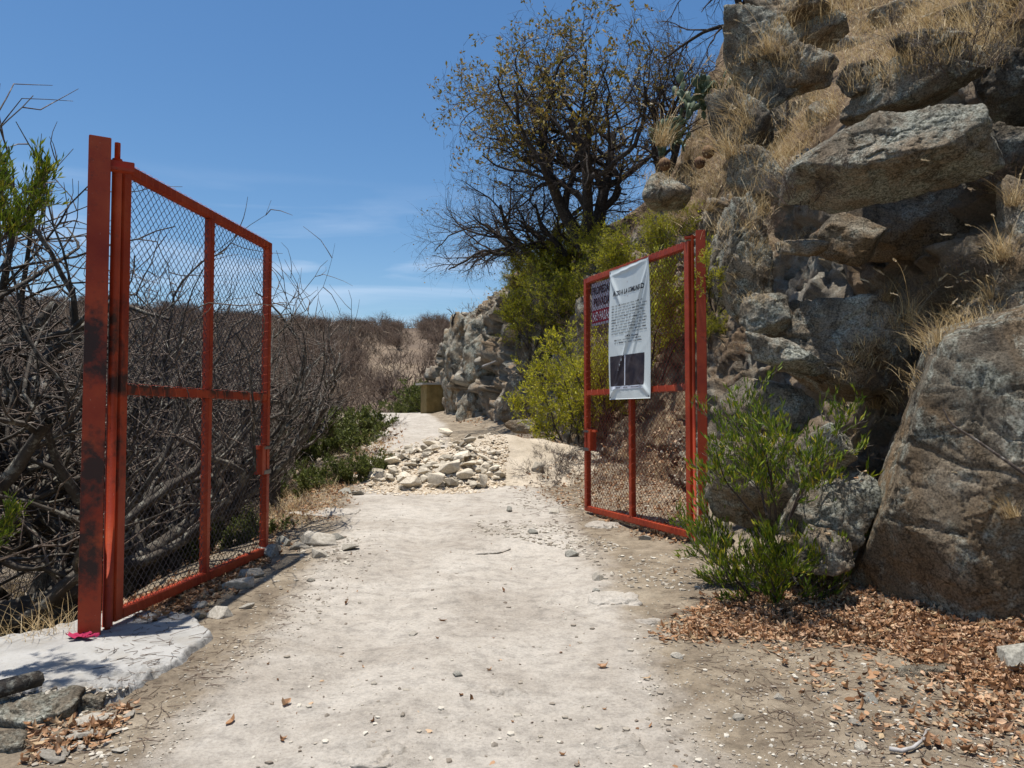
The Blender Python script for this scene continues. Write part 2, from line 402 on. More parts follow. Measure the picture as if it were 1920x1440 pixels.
# ------------------------------------------------------------------ rock builder
ICO = {}
def ico(n):
    if n not in ICO:
        import bmesh
        bm = bmesh.new(); bmesh.ops.create_icosphere(bm, subdivisions=n, radius=1)
        ICO[n] = (np.array([v.co[:] for v in bm.verts]), np.array([[v.index for v in f.verts] for f in bm.faces])); bm.free()
    return ICO[n]
def rock_shape(seed, size, sub=5, planes=None, nplanes=11, rough=1.0, round_=.06, jitter=.25, grooves=()):
    r = np.random.default_rng(seed); V_, F_ = ico(sub)
    if planes is None:
        pn = r.normal(size=(nplanes, 3)); pn /= np.linalg.norm(pn, axis=1, keepdims=True)
        pd = r.uniform(.62, 1.0, nplanes)
        axs = np.array([[1, 0, 0], [-1, 0, 0], [0, 1, 0], [0, -1, 0], [0, 0, 1], [0, 0, -1]], float)
        axs += r.normal(size=axs.shape)*jitter; axs /= np.linalg.norm(axs, axis=1, keepdims=True)
        pn = np.vstack([pn, axs]); pd = np.concatenate([pd, r.uniform(.8, .95, 6)])
    else:
        pn = np.array([p[0] for p in planes], float); pn /= np.linalg.norm(pn, axis=1, keepdims=True); pd = np.array([p[1] for p in planes])
    dots = V_ @ pn.T
    rr = np.where(dots > .05, pd/np.maximum(dots, .05), 9)
    k = round_; rad = -k*np.log(np.exp(-np.minimum(rr, 4)/k).sum(1))
    rad = np.clip(rad, .2, 1.5)
    S = np.array(size); Q = V_*rad[:, None]*S
    sc = float(S.mean())
    off = r.uniform(-50, 50, 3)
    if sub >= 4:
        c_, e_ = cells(Q+off, sc*.62, seed, .8); d_, e2_ = cells(Q+off, sc*.24, seed+5, .8)
        dd = c_*.07*sc + d_*.03*sc - .045*sc*np.exp(-(e_/.035)) + fbm(Q+off, sc*.5, 5, seed)*.05*sc
        rg = 1-np.abs(fbm(Q*[1, 1, 2.2]+off, sc*.6, 5, seed+9, .5))*2.2
        dd = dd - .04*sc*sstep(.85, 1., rg)
        dd = dd + fbm(Q+off, sc*.12, 4, seed+2, .65)*.035*sc
    else:
        dd = vn(Q+off, sc*.8, seed)*.1*sc
    for gn, gd, gw, gdep in grooves:
        u_ = (Q/S)@np.array(gn)-gd+fbm(Q+off, sc*.5, 4, 7)*.12; dd = dd - gdep*np.exp(-(u_/gw)**2) if True else dd
    nrm = Q/S; nrm /= np.linalg.norm(nrm, axis=1, keepdims=True)
    return Q + nrm*(dd*rough)[:, None], F_
def boulder(px, py, w, h, label, seed, depth=.7, push=.35, mat=None, sub=5, rot=0, Y=None, planes=None, name='boulder', cat='boulder', rough=.75, group=None, tilt=(0, 0), nplanes=10, round_=.025, grooves=()):
    if Y is None:
        c, n = cast(px, py)
        if c is None: return None
        Y = c.y
    else: c = P(px, py, Y)
    s = Y/F; W_, H_ = w*s/2, h*s/2; D_ = max(W_, H_)*depth if depth < 5 else depth-5
    vdir = (c-ORI).normalized(); c = c + Vector((vdir.x, vdir.y, 0))*D_*push*1.
    Q, F_ = rock_shape(seed, (W_*1.06, D_, H_*1.06), sub, planes, nplanes, rough, round_, grooves=grooves)
    o = mk(name, Q, F_, mat or M_ROCK)
    az = math.atan2(-(c.x), c.y)
    o.rotation_mode = 'XYZ'
    o.matrix_world = Matrix.Translation(c) @ Matrix.Rotation(az, 4, 'Z') @ Matrix.Rotation(math.radians(rot), 4, 'Y') @ Matrix.Rotation(math.radians(tilt[0]), 4, 'X')
    BV.append(BVHTree.FromPolygons([tuple(o.matrix_world @ Vector(q_)) for q_ in Q.tolist()], F_.tolist()))
    return tag(o, label, cat, group)

# named boulders of the cliff
SLAB = [((.05, -.86, .5), .52), ((.02, -.3, -.95), .62), ((-1, -.15, .1), .95), ((1, -.1, .1), .98), ((-.62, -.3, .8), .66), ((-.6, -.35, -.75), .72), ((.4, 0, 1), .72), ((0, 1, 0), .9), ((-.8, -.3, -.9), .95), ((.8, -.5, -.5), .95)]
boulder(1655, 282, 335, 168, 'huge flat lichen-covered slab jutting out over the dark hollow in the cliff', 5, depth=.46, push=.1, mat=M_ROCKL, sub=6, rot=-6, Y=6.45, planes=SLAB, round_=.03, rough=.7)
boulder(1680, 168, 200, 110, 'dark mossy boulder lying on the back of the jutting slab', 6, mat=M_ROCKL, sub=5, Y=7.4, rot=-6, push=.3)
boulder(1690, 415, 300, 160, 'broad shaded rock wall directly under the jutting slab', 7, mat=M_ROCKB, sub=5, Y=7.75, push=.4, rough=.5, depth=.4)
boulder(1590, 440, 125, 95, 'tan angular block wedged in the hollow below the left end of the slab', 8, mat=M_ROCKB, sub=5, Y=7.3, rough=.5, rot=12)
boulder(1500, 462, 90, 38, 'thin flat stone on the floor of the hollow', 9, mat=M_ROCKB, sub=4, Y=7.1)
boulder(1385, 500, 120, 270, 'tall pillar of grey rock right of the gate post with the hollow behind it', 10, mat=M_ROCKL, sub=6, Y=7.9, push=.5, rot=-5)
boulder(1425, 95, 165, 190, 'lichened crag standing on the skyline beside the prickly pear', 12, mat=M_ROCKL, sub=6, Y=10.4, push=.5)
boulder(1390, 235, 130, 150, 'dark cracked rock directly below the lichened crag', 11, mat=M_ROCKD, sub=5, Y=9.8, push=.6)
boulder(1470, 15, 130, 80, 'grey rock at the very top edge behind the crag', 64, mat=M_ROCK, sub=5, Y=11, push=.6)
boulder(1620, 150, 90, 70, 'small dark rock among dry grass left of the mossy boulder', 65, mat=M_ROCKD, sub=5, push=.3)
boulder(1750, 85, 120, 60, 'dark rock poking out of dry grass above the mossy boulder', 66, mat=M_ROCKD, sub=5, push=.3)
boulder(1850, 40, 140, 80, 'dark rock at the top right corner in dry grass', 67, mat=M_ROCKD, sub=5, push=.3)
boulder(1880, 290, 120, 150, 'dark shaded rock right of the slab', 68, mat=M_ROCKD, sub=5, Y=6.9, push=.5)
boulder(1425, 330, 110, 120, 'grey outcrop behind grass tufts left of the slab', 13, mat=M_ROCKL, sub=5, Y=8.8)
boulder(1243, 345, 92, 82, 'rounded lichen boulder on the crest with a barrel cactus on top', 14, mat=M_ROCKL, sub=5, Y=13.0, round_=.25, depth=1.1, push=.75)
boulder(1560, 655, 330, 190, 'broad sunlit rock shelf with pale lichen ring below the hollow', 15, mat=M_ROCK, sub=6, Y=6.9, push=.55, rot=14)
boulder(1440, 590, 90, 90, 'pale squarish block left of the rock shelf', 16, mat=M_ROCKL, sub=5, Y=7.0, push=.4)
boulder(1470, 665, 150, 55, 'small ledge of light stone above the green bush', 17, mat=M_ROCKL, sub=5, Y=6.55, push=.3, rot=20)
BIGR = [((-.93, -.12, .337), .61), ((-.25, -.1, 1), .86), ((.02, -1, .16), .66), ((.22, -1, -.16), .7), ((-.5, -.85, .1), .66), ((.3, -.6, .75), .78), ((0, 0, -1), 1.1), ((1, 0, 0), 1.2), ((0, 1, 0), 1), ((-.7, -.55, -.3), .78)]
boulder(1880, 880, 560, 640, 'great upright grey-brown boulder with a slanting pale left edge at the right side', 18, mat=M_ROCK, sub=7, Y=5.05, push=.75, planes=BIGR, rough=.3, depth=.55, round_=.018, grooves=[((.12, 0, 1), .02, .02, .05), ((.9, 0, .5), .12, .012, .03), ((-.3, 0, 1), .55, .012, .025), ((1, 0, -.25), -.12, .010, .03)])
boulder(1500, 130, 120, 90, 'grey rock in the dry grass right of the crag', 71, mat=M_ROCK, sub=5, push=.45)
boulder(1545, 215, 90, 60, 'small lichened rock at the left end of the mossy boulder', 72, mat=M_ROCKL, sub=5, push=.4)
boulder(1470, 235, 100, 80, 'dark rock in the grass above the rough outcrop', 73, mat=M_ROCKD, sub=5, push=.4)
boulder(1570, 95, 80, 60, 'low grey rock in the middle of the grassy upper slope', 74, mat=M_ROCK, sub=4, push=.4)
boulder(1680, 35, 110, 60, 'grey rock on the grassy slope near the top of the frame', 75, mat=M_ROCK, sub=5, push=.4)
boulder(1800, 130, 90, 60, 'dark rock at the back right of the mossy boulder', 76, mat=M_ROCKD, sub=5, push=.4)
boulder(1905, 600, 150, 90, 'pale rounded cap rock on top of the great boulder', 20, mat=M_ROCKL, sub=5, Y=5.9, push=.6, rot=-8)
boulder(1440, 780, 200, 130, 'grey block behind the upper leaves of the green bush', 21, mat=M_ROCK, sub=5, Y=6.6, push=.8, depth=.5)
boulder(1400, 900, 180, 190, 'shaded upright block behind the green bush', 22, mat=M_ROCK, sub=5, Y=6.5, push=.8, depth=.5)
boulder(1520, 860, 170, 90, 'light slanting stone between the bush and the great boulder', 23, mat=M_ROCKL, sub=5, Y=6.3, push=.7, rot=-25, depth=.5)
boulder(1545, 970, 180, 130, 'weathered light rock right of the bush stems', 24, mat=M_ROCKL, sub=5, Y=6.1, push=.75, rot=-22, depth=.5)
boulder(1550, 1045, 120, 95, 'small brown rock half buried in leaves beside the bush', 25, mat=M_ROCK, sub=5, Y=5.9, push=.7, depth=.5)
boulder(1345, 1010, 60, 90, 'narrow stone against the foot of the right gate post', 26, mat=M_ROCK, sub=4, Y=8.0)
boulder(1905, 440, 80, 240, 'rough grey rock at the right edge above the cap rock', 28, mat=M_ROCK, sub=5, Y=6.0, push=.5)
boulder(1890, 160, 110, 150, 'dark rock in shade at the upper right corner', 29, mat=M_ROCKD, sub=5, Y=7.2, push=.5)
boulder(1520, 60, 150, 90, 'grey rock half hidden by grass near the top of the frame', 30, mat=M_ROCKL, sub=5, push=.3)
boulder(1180, 700, 90, 80, 'grey rock showing through the hopbush behind the gate leaf', 31, mat=M_ROCK, sub=4, push=.3)
boulder(1085, 800, 70, 110, 'dark rock at the hill foot left of the right gate', 32, mat=M_ROCK, sub=5, push=.3)
boulder(1120, 590, 80, 70, 'pale outcrop stone on the slope left of the banner', 33, mat=M_ROCKL, sub=4, push=.3)
# far outcrop beyond the rubble
boulder(865, 690, 86, 220, 'tall shaded cliff buttress beside the small hut', 40, mat=M_ROCK, sub=6, Y=36, push=.5, rot=3)
boulder(925, 655, 100, 175, 'large pale cliff block right of the shaded buttress', 41, mat=M_ROCKL, sub=6, Y=32, push=.5)
boulder(900, 606, 62, 60, 'lichened rock on top of the far cliff', 42, mat=M_ROCKL, sub=5, Y=34, push=.3)
boulder(850, 632, 42, 44, 'small dark rock at the top left corner of the far cliff', 43, mat=M_ROCKD, sub=4, Y=37)
boulder(905, 760, 90, 90, 'broken rock at the foot of the far cliff', 44, mat=M_ROCK, sub=5, Y=32, push=.5)
boulder(848, 778, 44, 56, 'pale wedge of rock touching the hut', 45, mat=M_ROCK, sub=4, Y=38.0)
boulder(975, 752, 90, 100, 'craggy rock face behind the top of the rubble heap', 46, mat=M_ROCK, sub=5, Y=25, push=.5)
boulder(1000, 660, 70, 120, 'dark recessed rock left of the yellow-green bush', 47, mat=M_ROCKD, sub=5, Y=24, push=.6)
boulder(985, 800, 60, 30, 'low dark stone just behind the sand of the heap', 48, mat=M_ROCK, sub=4, Y=20)
# ------------------------------------------------------------------ heap of sand and rubble
def patch(cx_, cy_, rx, ry, n=180):
    a = np.linspace(-1, 1, n); A, B = np.meshgrid(a*rx, a*ry, indexing='ij')
    return A+cx_, B+cy_
MX, MY = patch(-.75, 15.4, 3.1, 3.4)
def mound_h(x, y):
    # flat-topped heap; rubble side left, smooth sand side right
    w = np.stack([x, y, 0*x], -1).reshape(-1, 3)
    wob = (fbm(w, 1.2, 3, 61)*.22).reshape(x.shape)
    d1 = np.sqrt(((x+1.5)/1.95)**2+((y-15.0)/2.3)**2)+wob*.6
    d2 = np.sqrt(((x-.35)/1.75)**2+((y-16.0)/2.5)**2)+wob*.5
    h = .5*sstep(1.1, .15, d1) + .66*sstep(1.1, .1, d2)
    h = np.minimum(h, .98-.1*wob)
    return h + (fbm(w, .3, 4, 62)*.03).reshape(x.shape)*sstep(0, .2, h)
mh = mound_h(MX, MY); MZ = gz(MX, MY)+mh-.05
m_sand, t, b = newmat('loose_sand', .97); v = geo(t)
c = ramp(t, noise(t, 1.8, 8, v, .65), (.3, (.36, .3, .22)), (.55, (.48, .41, .315)), (.75, (.56, .49, .39)))
c = mixc(t, .8, c, ramp(t, noise(t, 50, 4, v, .75), (.3, .7), (.55, 1.05)), 'MULTIPLY')
lk(t, c, b.inputs['Base Color']); p = bump(t, b, noise(t, 6, 8, v, .7), .7, .06); bump(t, b, noise(t, 45, 4, v, .7), .7, .015, p)
MV = np.stack([MX, MY, MZ], -1).reshape(-1, 3); MF = grid_faces(*MX.shape)
mk_ = mh.reshape(-1)[MF].max(1) > .01
u, inv = np.unique(MF[mk_], return_inverse=True)
heap = tag(mk('sand_heap', MV[u], inv.reshape(-1, 4), m_sand), 'pale heap of sand and dirt dumped across the track beyond the gates', 'heap')
BV.append(BVHTree.FromPolygons(MV.tolist(), MF[mk_].tolist()))
# rubble stones
STN = []
for k in range(10):
    import bmesh
    bm = bmesh.new(); rr0 = np.random.default_rng(200+k); pp0 = rr0.normal(size=(13, 3)); pp0 /= np.linalg.norm(pp0, axis=1, keepdims=True)
    for q_ in pp0*[1, rr0.uniform(.6, 1), rr0.uniform(.4, .7)]*rr0.uniform(.8, 1.05, (13, 1)): bm.verts.new(q_)
    h_ = bmesh.ops.convex_hull(bm, input=bm.verts[:]); bmesh.ops.delete(bm, geom=[g for g in h_['geom_interior'] if isinstance(g, bmesh.types.BMVert)], context='VERTS')
    bmesh.ops.bevel(bm, geom=bm.edges[:], offset=.035, segments=1, affect='EDGES', clamp_overlap=True); bmesh.ops.triangulate(bm, faces=bm.faces[:]); bm.verts.index_update()
    Q = np.array([v_.co[:] for v_ in bm.verts]); F_ = np.array([[v_.index for v_ in f_.verts] for f_ in bm.faces]); bm.free()
    STN.append((Q, F_))
STM = {}
def stone(loc, n, size, mat, label, group, cat='stone', name='stone', k=None, sink=.25, rot=None):
    k = R.integers(10) if k is None else k
    key = (int(k), mat.name, name)
    if key not in STM:
        Q, F_ = STN[k]; o = mk(name, Q, F_, mat, link=False, smooth=False); STM[key] = o.data
    o = bpy.data.objects.new(name, STM[key]); COL.objects.link(o)
    o.scale = (size, size*R.uniform(.7, 1.1), size*R.uniform(.7, 1.1))
    o.rotation_euler = (R.uniform(-.4, .4), R.uniform(-.4, .4), R.uniform(0, 6.28)) if rot is None else rot
    o.location = loc + Vector((0, 0, size*(.45-sink)))
    return tag(o, label, cat, group)
POLY = [(700, 880), (720, 850), (790, 830), (830, 800), (935, 800), (945, 840), (940, 905), (890, 918), (760, 922), (690, 915)]
def inpoly(x, y, P_):
    c = False; j = len(P_)-1
    for i in range(len(P_)):
        if (P_[i][1] > y) != (P_[j][1] > y) and x < (P_[j][0]-P_[i][0])*(y-P_[i][1])/(P_[j][1]-P_[i][1])+P_[i][0]: c = not c
        j = i
    return c
def pick(P_):
    xs_ = [p[0] for p in P_]; ys_ = [p[1] for p in P_]
    while True:
        x, y = R.uniform(min(xs_), max(xs_)), R.uniform(min(ys_), max(ys_))
        if inpoly(x, y, P_): return x, y
G_R = 'broken stones of the rubble heap'
for i, (px, py, s) in enumerate([(845, 893, 46), (858, 870, 30), (872, 900, 34), (700+110, 843, 30), (813, 848, 24), (868, 862, 30), (880, 832, 22), (835, 818, 26), (735, 875, 30), (816, 912, 40), (772, 915, 34), (878, 878, 24), (905, 912, 32), (795, 886, 24), (906, 866, 24), (845, 912, 26)]):
    h, n = cast(px, py)
    stone(h, n, s/2*h.y/F*1.5, M_RUB, 'large pale block lying on the rubble heap beyond the gates', 'large blocks on the rubble heap', name='rubble_block', cat='stone', sink=.0)
for i in range(270):
    px, py = pick(POLY); h, n = cast(px, py)
    if h is None or h.y > 24: continue
    stone(h, n, R.uniform(.045, .15)*R.uniform(.7, 1.25), M_RUB, 'small pale broken stone on the rubble heap', G_R, name='rubble_stone', sink=.1)
def stones_stuff(name, pts, sizes, mat, smooth=False, sub=1):
    Vs, Fs, k = [], [], 0
    base = []
    for q in range(8):
        Vb, Fb = ico(sub); r = np.random.default_rng(q+5)
        base.append((Vb*(1+r.uniform(-.3, .3, (len(Vb), 1)))*np.array([1, r.uniform(.6, 1), r.uniform(.4, .7)]), Fb))
    for p_, s in zip(pts, sizes):
        Vb, Fb = base[R.integers(8)]; a = R.uniform(0, 6.28); ca, sa = math.cos(a), math.sin(a)
        q = Vb*s; q = np.stack([q[:, 0]*ca-q[:, 1]*sa, q[:, 0]*sa+q[:, 1]*ca, q[:, 2]], -1)+np.array(p_)
        Vs.append(q); Fs.append(Fb+k); k += len(Vb)
    n = len(base[0][0]); ti = np.repeat(R.uniform(0, 1, len(pts)), n)
    return mk(name, np.concatenate(Vs), np.concatenate(Fs), mat, smooth=smooth, tint=ti)
m, t, b = newmat('gravel', .95); c = ramp(t, attr(t), (0, (.16, .13, .1)), (.5, (.34, .3, .24)), (1, (.52, .48, .4))); lk(t, c, b.inputs['Base Color']); M_GRAV = m
m, t, b = newmat('pale_gravel', .95); c = ramp(t, attr(t), (0, (.36, .27, .17)), (1, (.66, .58, .46))); lk(t, c, b.inputs['Base Color']); M_GRAVP = m
pts, sz = [], []
for i in range(4200):
    px, py = pick([(680, 890), (715, 850), (790, 826), (840, 796), (940, 796), (955, 840), (945, 912), (890, 926), (760, 930), (670, 925)]); h, n = cast(px, py)
    if h is None or h.y > 24: continue
    pts.append(h); sz.append(R.uniform(.012, .045)*R.uniform(.6, 1.2))
tag(stones_stuff('rubble_gravel', pts, sz, M_GRAVP), 'small pale chips covering the rubble heap', 'gravel', kind='stuff')

# ------------------------------------------------------------------ concrete pad
PADP = [P(*q, 1) for q in []]
def gp(px, py, z=0.03):
    d = ray(px, py); s = (z-EYE)/d.z; return Vector((d.x*s, d.y*s, z))
ring = [gp(*q) for q in [(-160, 1225), (0, 1205), (60, 1192), (130, 1172), (200, 1158), (300, 1148), (360, 1158), (408, 1186), (398, 1206), (352, 1236), (335, 1262), (240, 1305), (170, 1318), (60, 1330), (-160, 1340)]]
RX = np.array([(p.x, p.y) for p in ring])
# smooth the outline
def chaikin(a, n=2):
    for _ in range(n):
        b_ = np.roll(a, -1, 0); a = np.stack([.75*a+.25*b_, .25*a+.75*b_], 1).reshape(-1, 2)
    return a
RX = chaikin(RX, 2)
x0, y0 = RX.min(0)-.12; x1, y1 = RX.max(0)+.12
n1, n2 = 260, 200
A, B = np.meshgrid(np.linspace(x0, x1, n1), np.linspace(y0, y1, n2), indexing='ij')
q = np.stack([A, B], -1).reshape(-1, 2)
def sdf(q, poly):
    d = np.full(len(q), 1e9); ins = np.zeros(len(q), bool); m_ = len(poly)
    for i in range(m_):
        a_, b_ = poly[i], poly[(i+1) % m_]; e_ = b_-a_; w = q-a_
        t_ = np.clip((w@e_)/(e_@e_+1e-12), 0, 1); d = np.minimum(d, np.linalg.norm(w-t_[:, None]*e_, axis=1))
        c_ = ((a_[1] > q[:, 1]) != (b_[1] > q[:, 1])) & (q[:, 0] < (b_[0]-a_[0])*(q[:, 1]-a_[1])/(b_[1]-a_[1]+1e-12)+a_[0]); ins ^= c_
    return np.where(ins, d, -d)
q3 = np.concatenate([q, np.zeros((len(q), 1))], 1)
sd = sdf(q, RX)+fbm(q3, .25, 5, 5, .65)*.06
padz = .02*fbm(q3, .8, 3, 8)+.004*fbm(q3, .05, 3, 9)
front = sstep(.5, .0, sd)*sstep(4.95, 4.5, q[:, 1])             # broken crumbly front edge
gzz = gz(q[:, 0], q[:, 1]); top = .075+.012*q[:, 1]*0
z_ = np.where(sd > 0, top*sstep(-.0, .05, sd)+.005, -.05)+padz*sstep(0, .1, sd)+front*(fbm(q3, .07, 4, 66, .7)*.06)+sstep(.12, .0, sd)*fbm(q3, .05, 3, 67)*.02-.02*front
zz = np.maximum(z_, -9); zz = np.where(sd > -.02, np.maximum(zz, -.02), gzz-.2)
zz = np.where(sd < 0.0, gzz-.12, zz)
PF = grid_faces(n1, n2); PV = np.concatenate([q, zz[:, None]], 1)
sel = sd[PF].max(1) > -.04; u, inv = np.unique(PF[sel], return_inverse=True)
m_pad, t, b = newmat('fresh_concrete', .9); v = geo(t)
c = ramp(t, noise(t, 3, 8, v, .65), (.3, (.26, .25, .23)), (.6, (.37, .36, .335)))
c = mixc(t, ramp(t, noise(t, 38, 3, v), (.62, 0.), (.72, .6)), c, (.2, .19, .17))
ff = mixc(t, ramp(t, attr(t), (.2, 0.), (.9, .8)), (1, 1, 1), ramp(t, noise(t, 26, 5, v, .75), (.35, .35), (.6, 1.)))
c = mixc(t, 1., c, ff, 'MULTIPLY')
c = mixc(t, ramp(t, noise(t, 5, 9, v, .75), (.5, 0.), (.7, .55)), c, (.27, .235, .18))
lk(t, c, b.inputs['Base Color']); bump(t, b, noise(t, 30, 7, v, .7), .6, .02)
pad = tag(mk('concrete_pad', PV[u], inv.reshape(-1, 4), m_pad, tint=front[u]), 'white lumpy concrete footing poured round the left gate post', 'concrete footing')
BV.append(BVHTree.FromPolygons(PV.tolist(), PF[sel].tolist()))

# ------------------------------------------------------------------ gates
def paint(name, soot):
    m, t, b = newmat(name, .5); v = geo(t); b.inputs['Specular IOR Level'].default_value = .3
    c = ramp(t, noise(t, 3, 6, v, .6), (.3, (.25, .026, .01)), (.55, (.35, .046, .014)), (.75, (.43, .075, .022)))
    c = mixc(t, ramp(t, noise(t, 60, 3, v, .7), (.68, 0.), (.74, .7)), c, (.5, .3, .24))
    c = mixc(t, ramp(t, noise(t, 14, 6, v, .7), (.58, 0.), (.68, .7)), c, (.15, .035, .02))
    tot = None
    for (p_, r_, sx) in soot:
        mp = N(t, 'Mapping'); mp.vector_type = 'POINT'; lk(t, v, mp.inputs[0])
        mp.inputs['Location'].default_value = [-p_[0]/r_, -p_[1]/r_, -p_[2]/(r_*sx)]; mp.inputs['Scale'].default_value = (1/r_, 1/r_, 1/(r_*sx))
        ln = N(t, 'VectorMath', operation='LENGTH'); lk(t, mp.outputs[0], ln.inputs[0])
        ad = N(t, 'Math', operation='MULTIPLY_ADD'); lk(t, noise(t, 11, 5, v, .65), ad.inputs[0]); ad.inputs[1].default_value = 2.4; lk(t, ln.outputs['Value'], ad.inputs[2])
        r_o = ramp(t, ad.outputs[0], (.0, 1.), (1., 1.)); 
        rr = N(t, 'MapRange'); rr.inputs['From Min'].default_value = 1.6; rr.inputs['From Max'].default_value = 2.3; rr.inputs['To Min'].default_value = .93; rr.inputs['To Max'].default_value = 0; lk(t, ad.outputs[0], rr.inputs[0])
        if tot is None: tot = rr.outputs[0]
        else:
            mm = N(t, 'Math', operation='MAXIMUM'); lk(t, tot, mm.inputs[0]); lk(t, rr.outputs[0], mm.inputs[1]); tot = mm.outputs[0]
    if tot is not None: c = mixc(t, tot, c, (.02, .016, .014))
    lk(t, c, b.inputs['Base Color']); bump(t, b, noise(t, 25, 5, v, .6), .15, .01)
    return m
def boxes(lst):
    """lst of (centre, half sizes) or (p0,p1,halfw,halfd,dirvec) -> verts, faces with small bevels"""
    import bmesh
    bm = bmesh.new()
    for c_, h_ in lst:
        r_ = bmesh.ops.create_cube(bm, size=2)
        for v_ in r_['verts']: v_.co = Vector((v_.co.x*h_[0], v_.co.y*h_[1], v_.co.z*h_[2]))+Vector(c_)
    bmesh.ops.bevel(bm, geom=bm.edges[:], offset=.004, segments=2, affect='EDGES', clamp_overlap=True)
    return bm
def bmobj(name, bm, mat, parent=None, smooth=False):
    me = bpy.data.meshes.new(name); bm.to_mesh(me); bm.free(); me.materials.append(mat)
    if smooth: me.polygons.foreach_set('use_smooth', [True]*len(me.polygons))
    o = bpy.data.objects.new(name, me); COL.objects.link(o)
    if parent is not None: o.parent = parent
    return o
def bx(name, lst, mat, parent): return bmobj(name, boxes(lst), mat, parent)
def tube(paths, sides=6, cap=False):
    """paths: list of (points (n,3), radii (n,)) -> V, F"""
    Vs, Fs, k = [], [], 0
    ang = np.linspace(0, 2*np.pi, sides, endpoint=False); ca, sa = np.cos(ang), np.sin(ang)
    for pts_, rad in paths:
        pts_ = np.asarray(pts_, float); n = len(pts_); rad = np.broadcast_to(rad, (n,))
        tg = np.empty_like(pts_); tg[1:-1] = pts_[2:]-pts_[:-2]; tg[0] = pts_[1]-pts_[0]; tg[-1] = pts_[-1]-pts_[-2]
        tg /= np.linalg.norm(tg, axis=1, keepdims=True)+1e-9
        up = np.where(np.abs(tg[:, 2:3]) > .9, [[1., 0, 0]], [[0, 0, 1.]])
        if n > 2: up = np.broadcast_to(up[n//2], up.shape)
        a = np.cross(tg, up); a /= np.linalg.norm(a, axis=1, keepdims=True)+1e-9; b_ = np.cross(tg, a)
        ringv = pts_[:, None]+rad[:, None, None]*(a[:, None]*ca[None, :, None]+b_[:, None]*sa[None, :, None])
        Vs.append(ringv.reshape(-1, 3))
        i = np.arange(n*sides).reshape(n, sides); j = np.roll(i, -1, 1)
        Fs.append(np.stack([i[:-1], j[:-1], j[1:], i[1:]], -1).reshape(-1, 4)+k); k += n*sides
    return np.concatenate(Vs), np.concatenate(Fs)

def gate(A_, B_, H, side, paintm, label, mats):
    """leaf hinged at A_ (bottom, world), free end towards B_; local x along the leaf, y = thickness"""
    d = Vector((B_.x-A_.x, B_.y-A_.y)); L = d.length; az = math.atan2(d.y, d.x)
    zc = A_.z
    root = empty('steel_gate', (A_.x, A_.y, zc), az, label, 'gate')
    s = .036; mid = H*mats['mid']
    bx('stile', [((s, 0, H/2), (s*1.25, s, H/2))], paintm, root)
    bx('stile', [((L-s, 0, H/2), (s, s, H/2))], paintm, root)
    bx('rail', [((L/2, 0, s), (L/2-2*s-.01, s*.98, s))], paintm, root)
    bx('rail', [((L/2, 0, H-s), (L/2-2*s-.01, s*.98, s))], paintm, root)
    bx('rail', [((L/2, 0, mid), (L/2-2*s-.01, s*.98, s))], paintm, root)
    mx_ = L*.5+s*.4
    bx('mullion', [((mx_, 0, (mid-s+2*s)/2), (s*.9, s*.94, (mid-3*s)/2-.002))], paintm, root)
    bx('mullion', [((mx_, 0, (H-2*s+mid+s)/2), (s*.9, s*.94, (H-3*s-mid)/2-.002))], paintm, root)
    # chain link: zig-zag wires woven on the near face
    w = .038; n = int((L-4*s)/w); xs0 = 2.2*s; paths = []
    nz_ = int((H-3*s)/w)
    for i in range(n):
        k = np.arange(nz_+1); xx = xs0+w*i+w*1.06*((k+i) % 2); z_ = 1.6*s+k*w
        yy = side*(.002+.0018*((k+i) % 2))
        sag = .004*np.sin(z_*2.1+i*.4)
        paths.append((np.stack([xx+sag, yy+0*xx, z_], -1), .003))
    Vv, Ff = tube(paths, 3)
    mk('chain_link_mesh', Vv, Ff, mats['wire'], root, smooth=True)
    # tie wires wound round the frame
    def lace(p0, p1, vert, step):
        n = int(abs(p1-p0)/step); a = np.linspace(0, 2*np.pi*n, n*10); u_ = np.linspace(p0, p1, n*10); r_ = s*1.36
        rx = r_*np.sign(np.cos(a))*np.abs(np.cos(a))**.55; ry = r_*np.sign(np.sin(a))*np.abs(np.sin(a))**.55
        return rx, ry, u_
    def add_lace(pp):
        Vv, Ff = tube([(pp, .0017)], 4); mk('lacing_wire', Vv, Ff, mats['tie'], root)
    for zc_, st_ in ((H-s, .085), (s, .085), (mid, .16)):
        a_, b_, u_ = lace(.12, L-.1, False, st_); add_lace(np.stack([u_, a_, zc_+b_], -1))
    for xc_, st_ in ((L-s, .09), (mx_, .18)):
        a_, b_, u_ = lace(.12, H-.1, True, st_); add_lace(np.stack([xc_+a_*(1.0 if xc_ > mx_ else .9), b_, u_], -1))
    return root, L, az
m, t, b = newmat('galvanised_wire', .45); b.inputs['Base Color'].default_value = (.05, .045, .055, 1); b.inputs['Metallic'].default_value = .2; M_WIRE = m
m, t, b = newmat('overpainted_wire', .5); b.inputs['Base Color'].default_value = (.2, .04, .028, 1); M_WIRER = m
m, t, b = newmat('painted_tie_wire', .35); b.inputs['Base Color'].default_value = (.45, .08, .035, 1); M_TIE = m
m, t, b = newmat('bare_steel', .4); b.inputs['Base Color'].default_value = (.16, .15, .15, 1); b.inputs['Metallic'].default_value = .7; M_STEEL = m

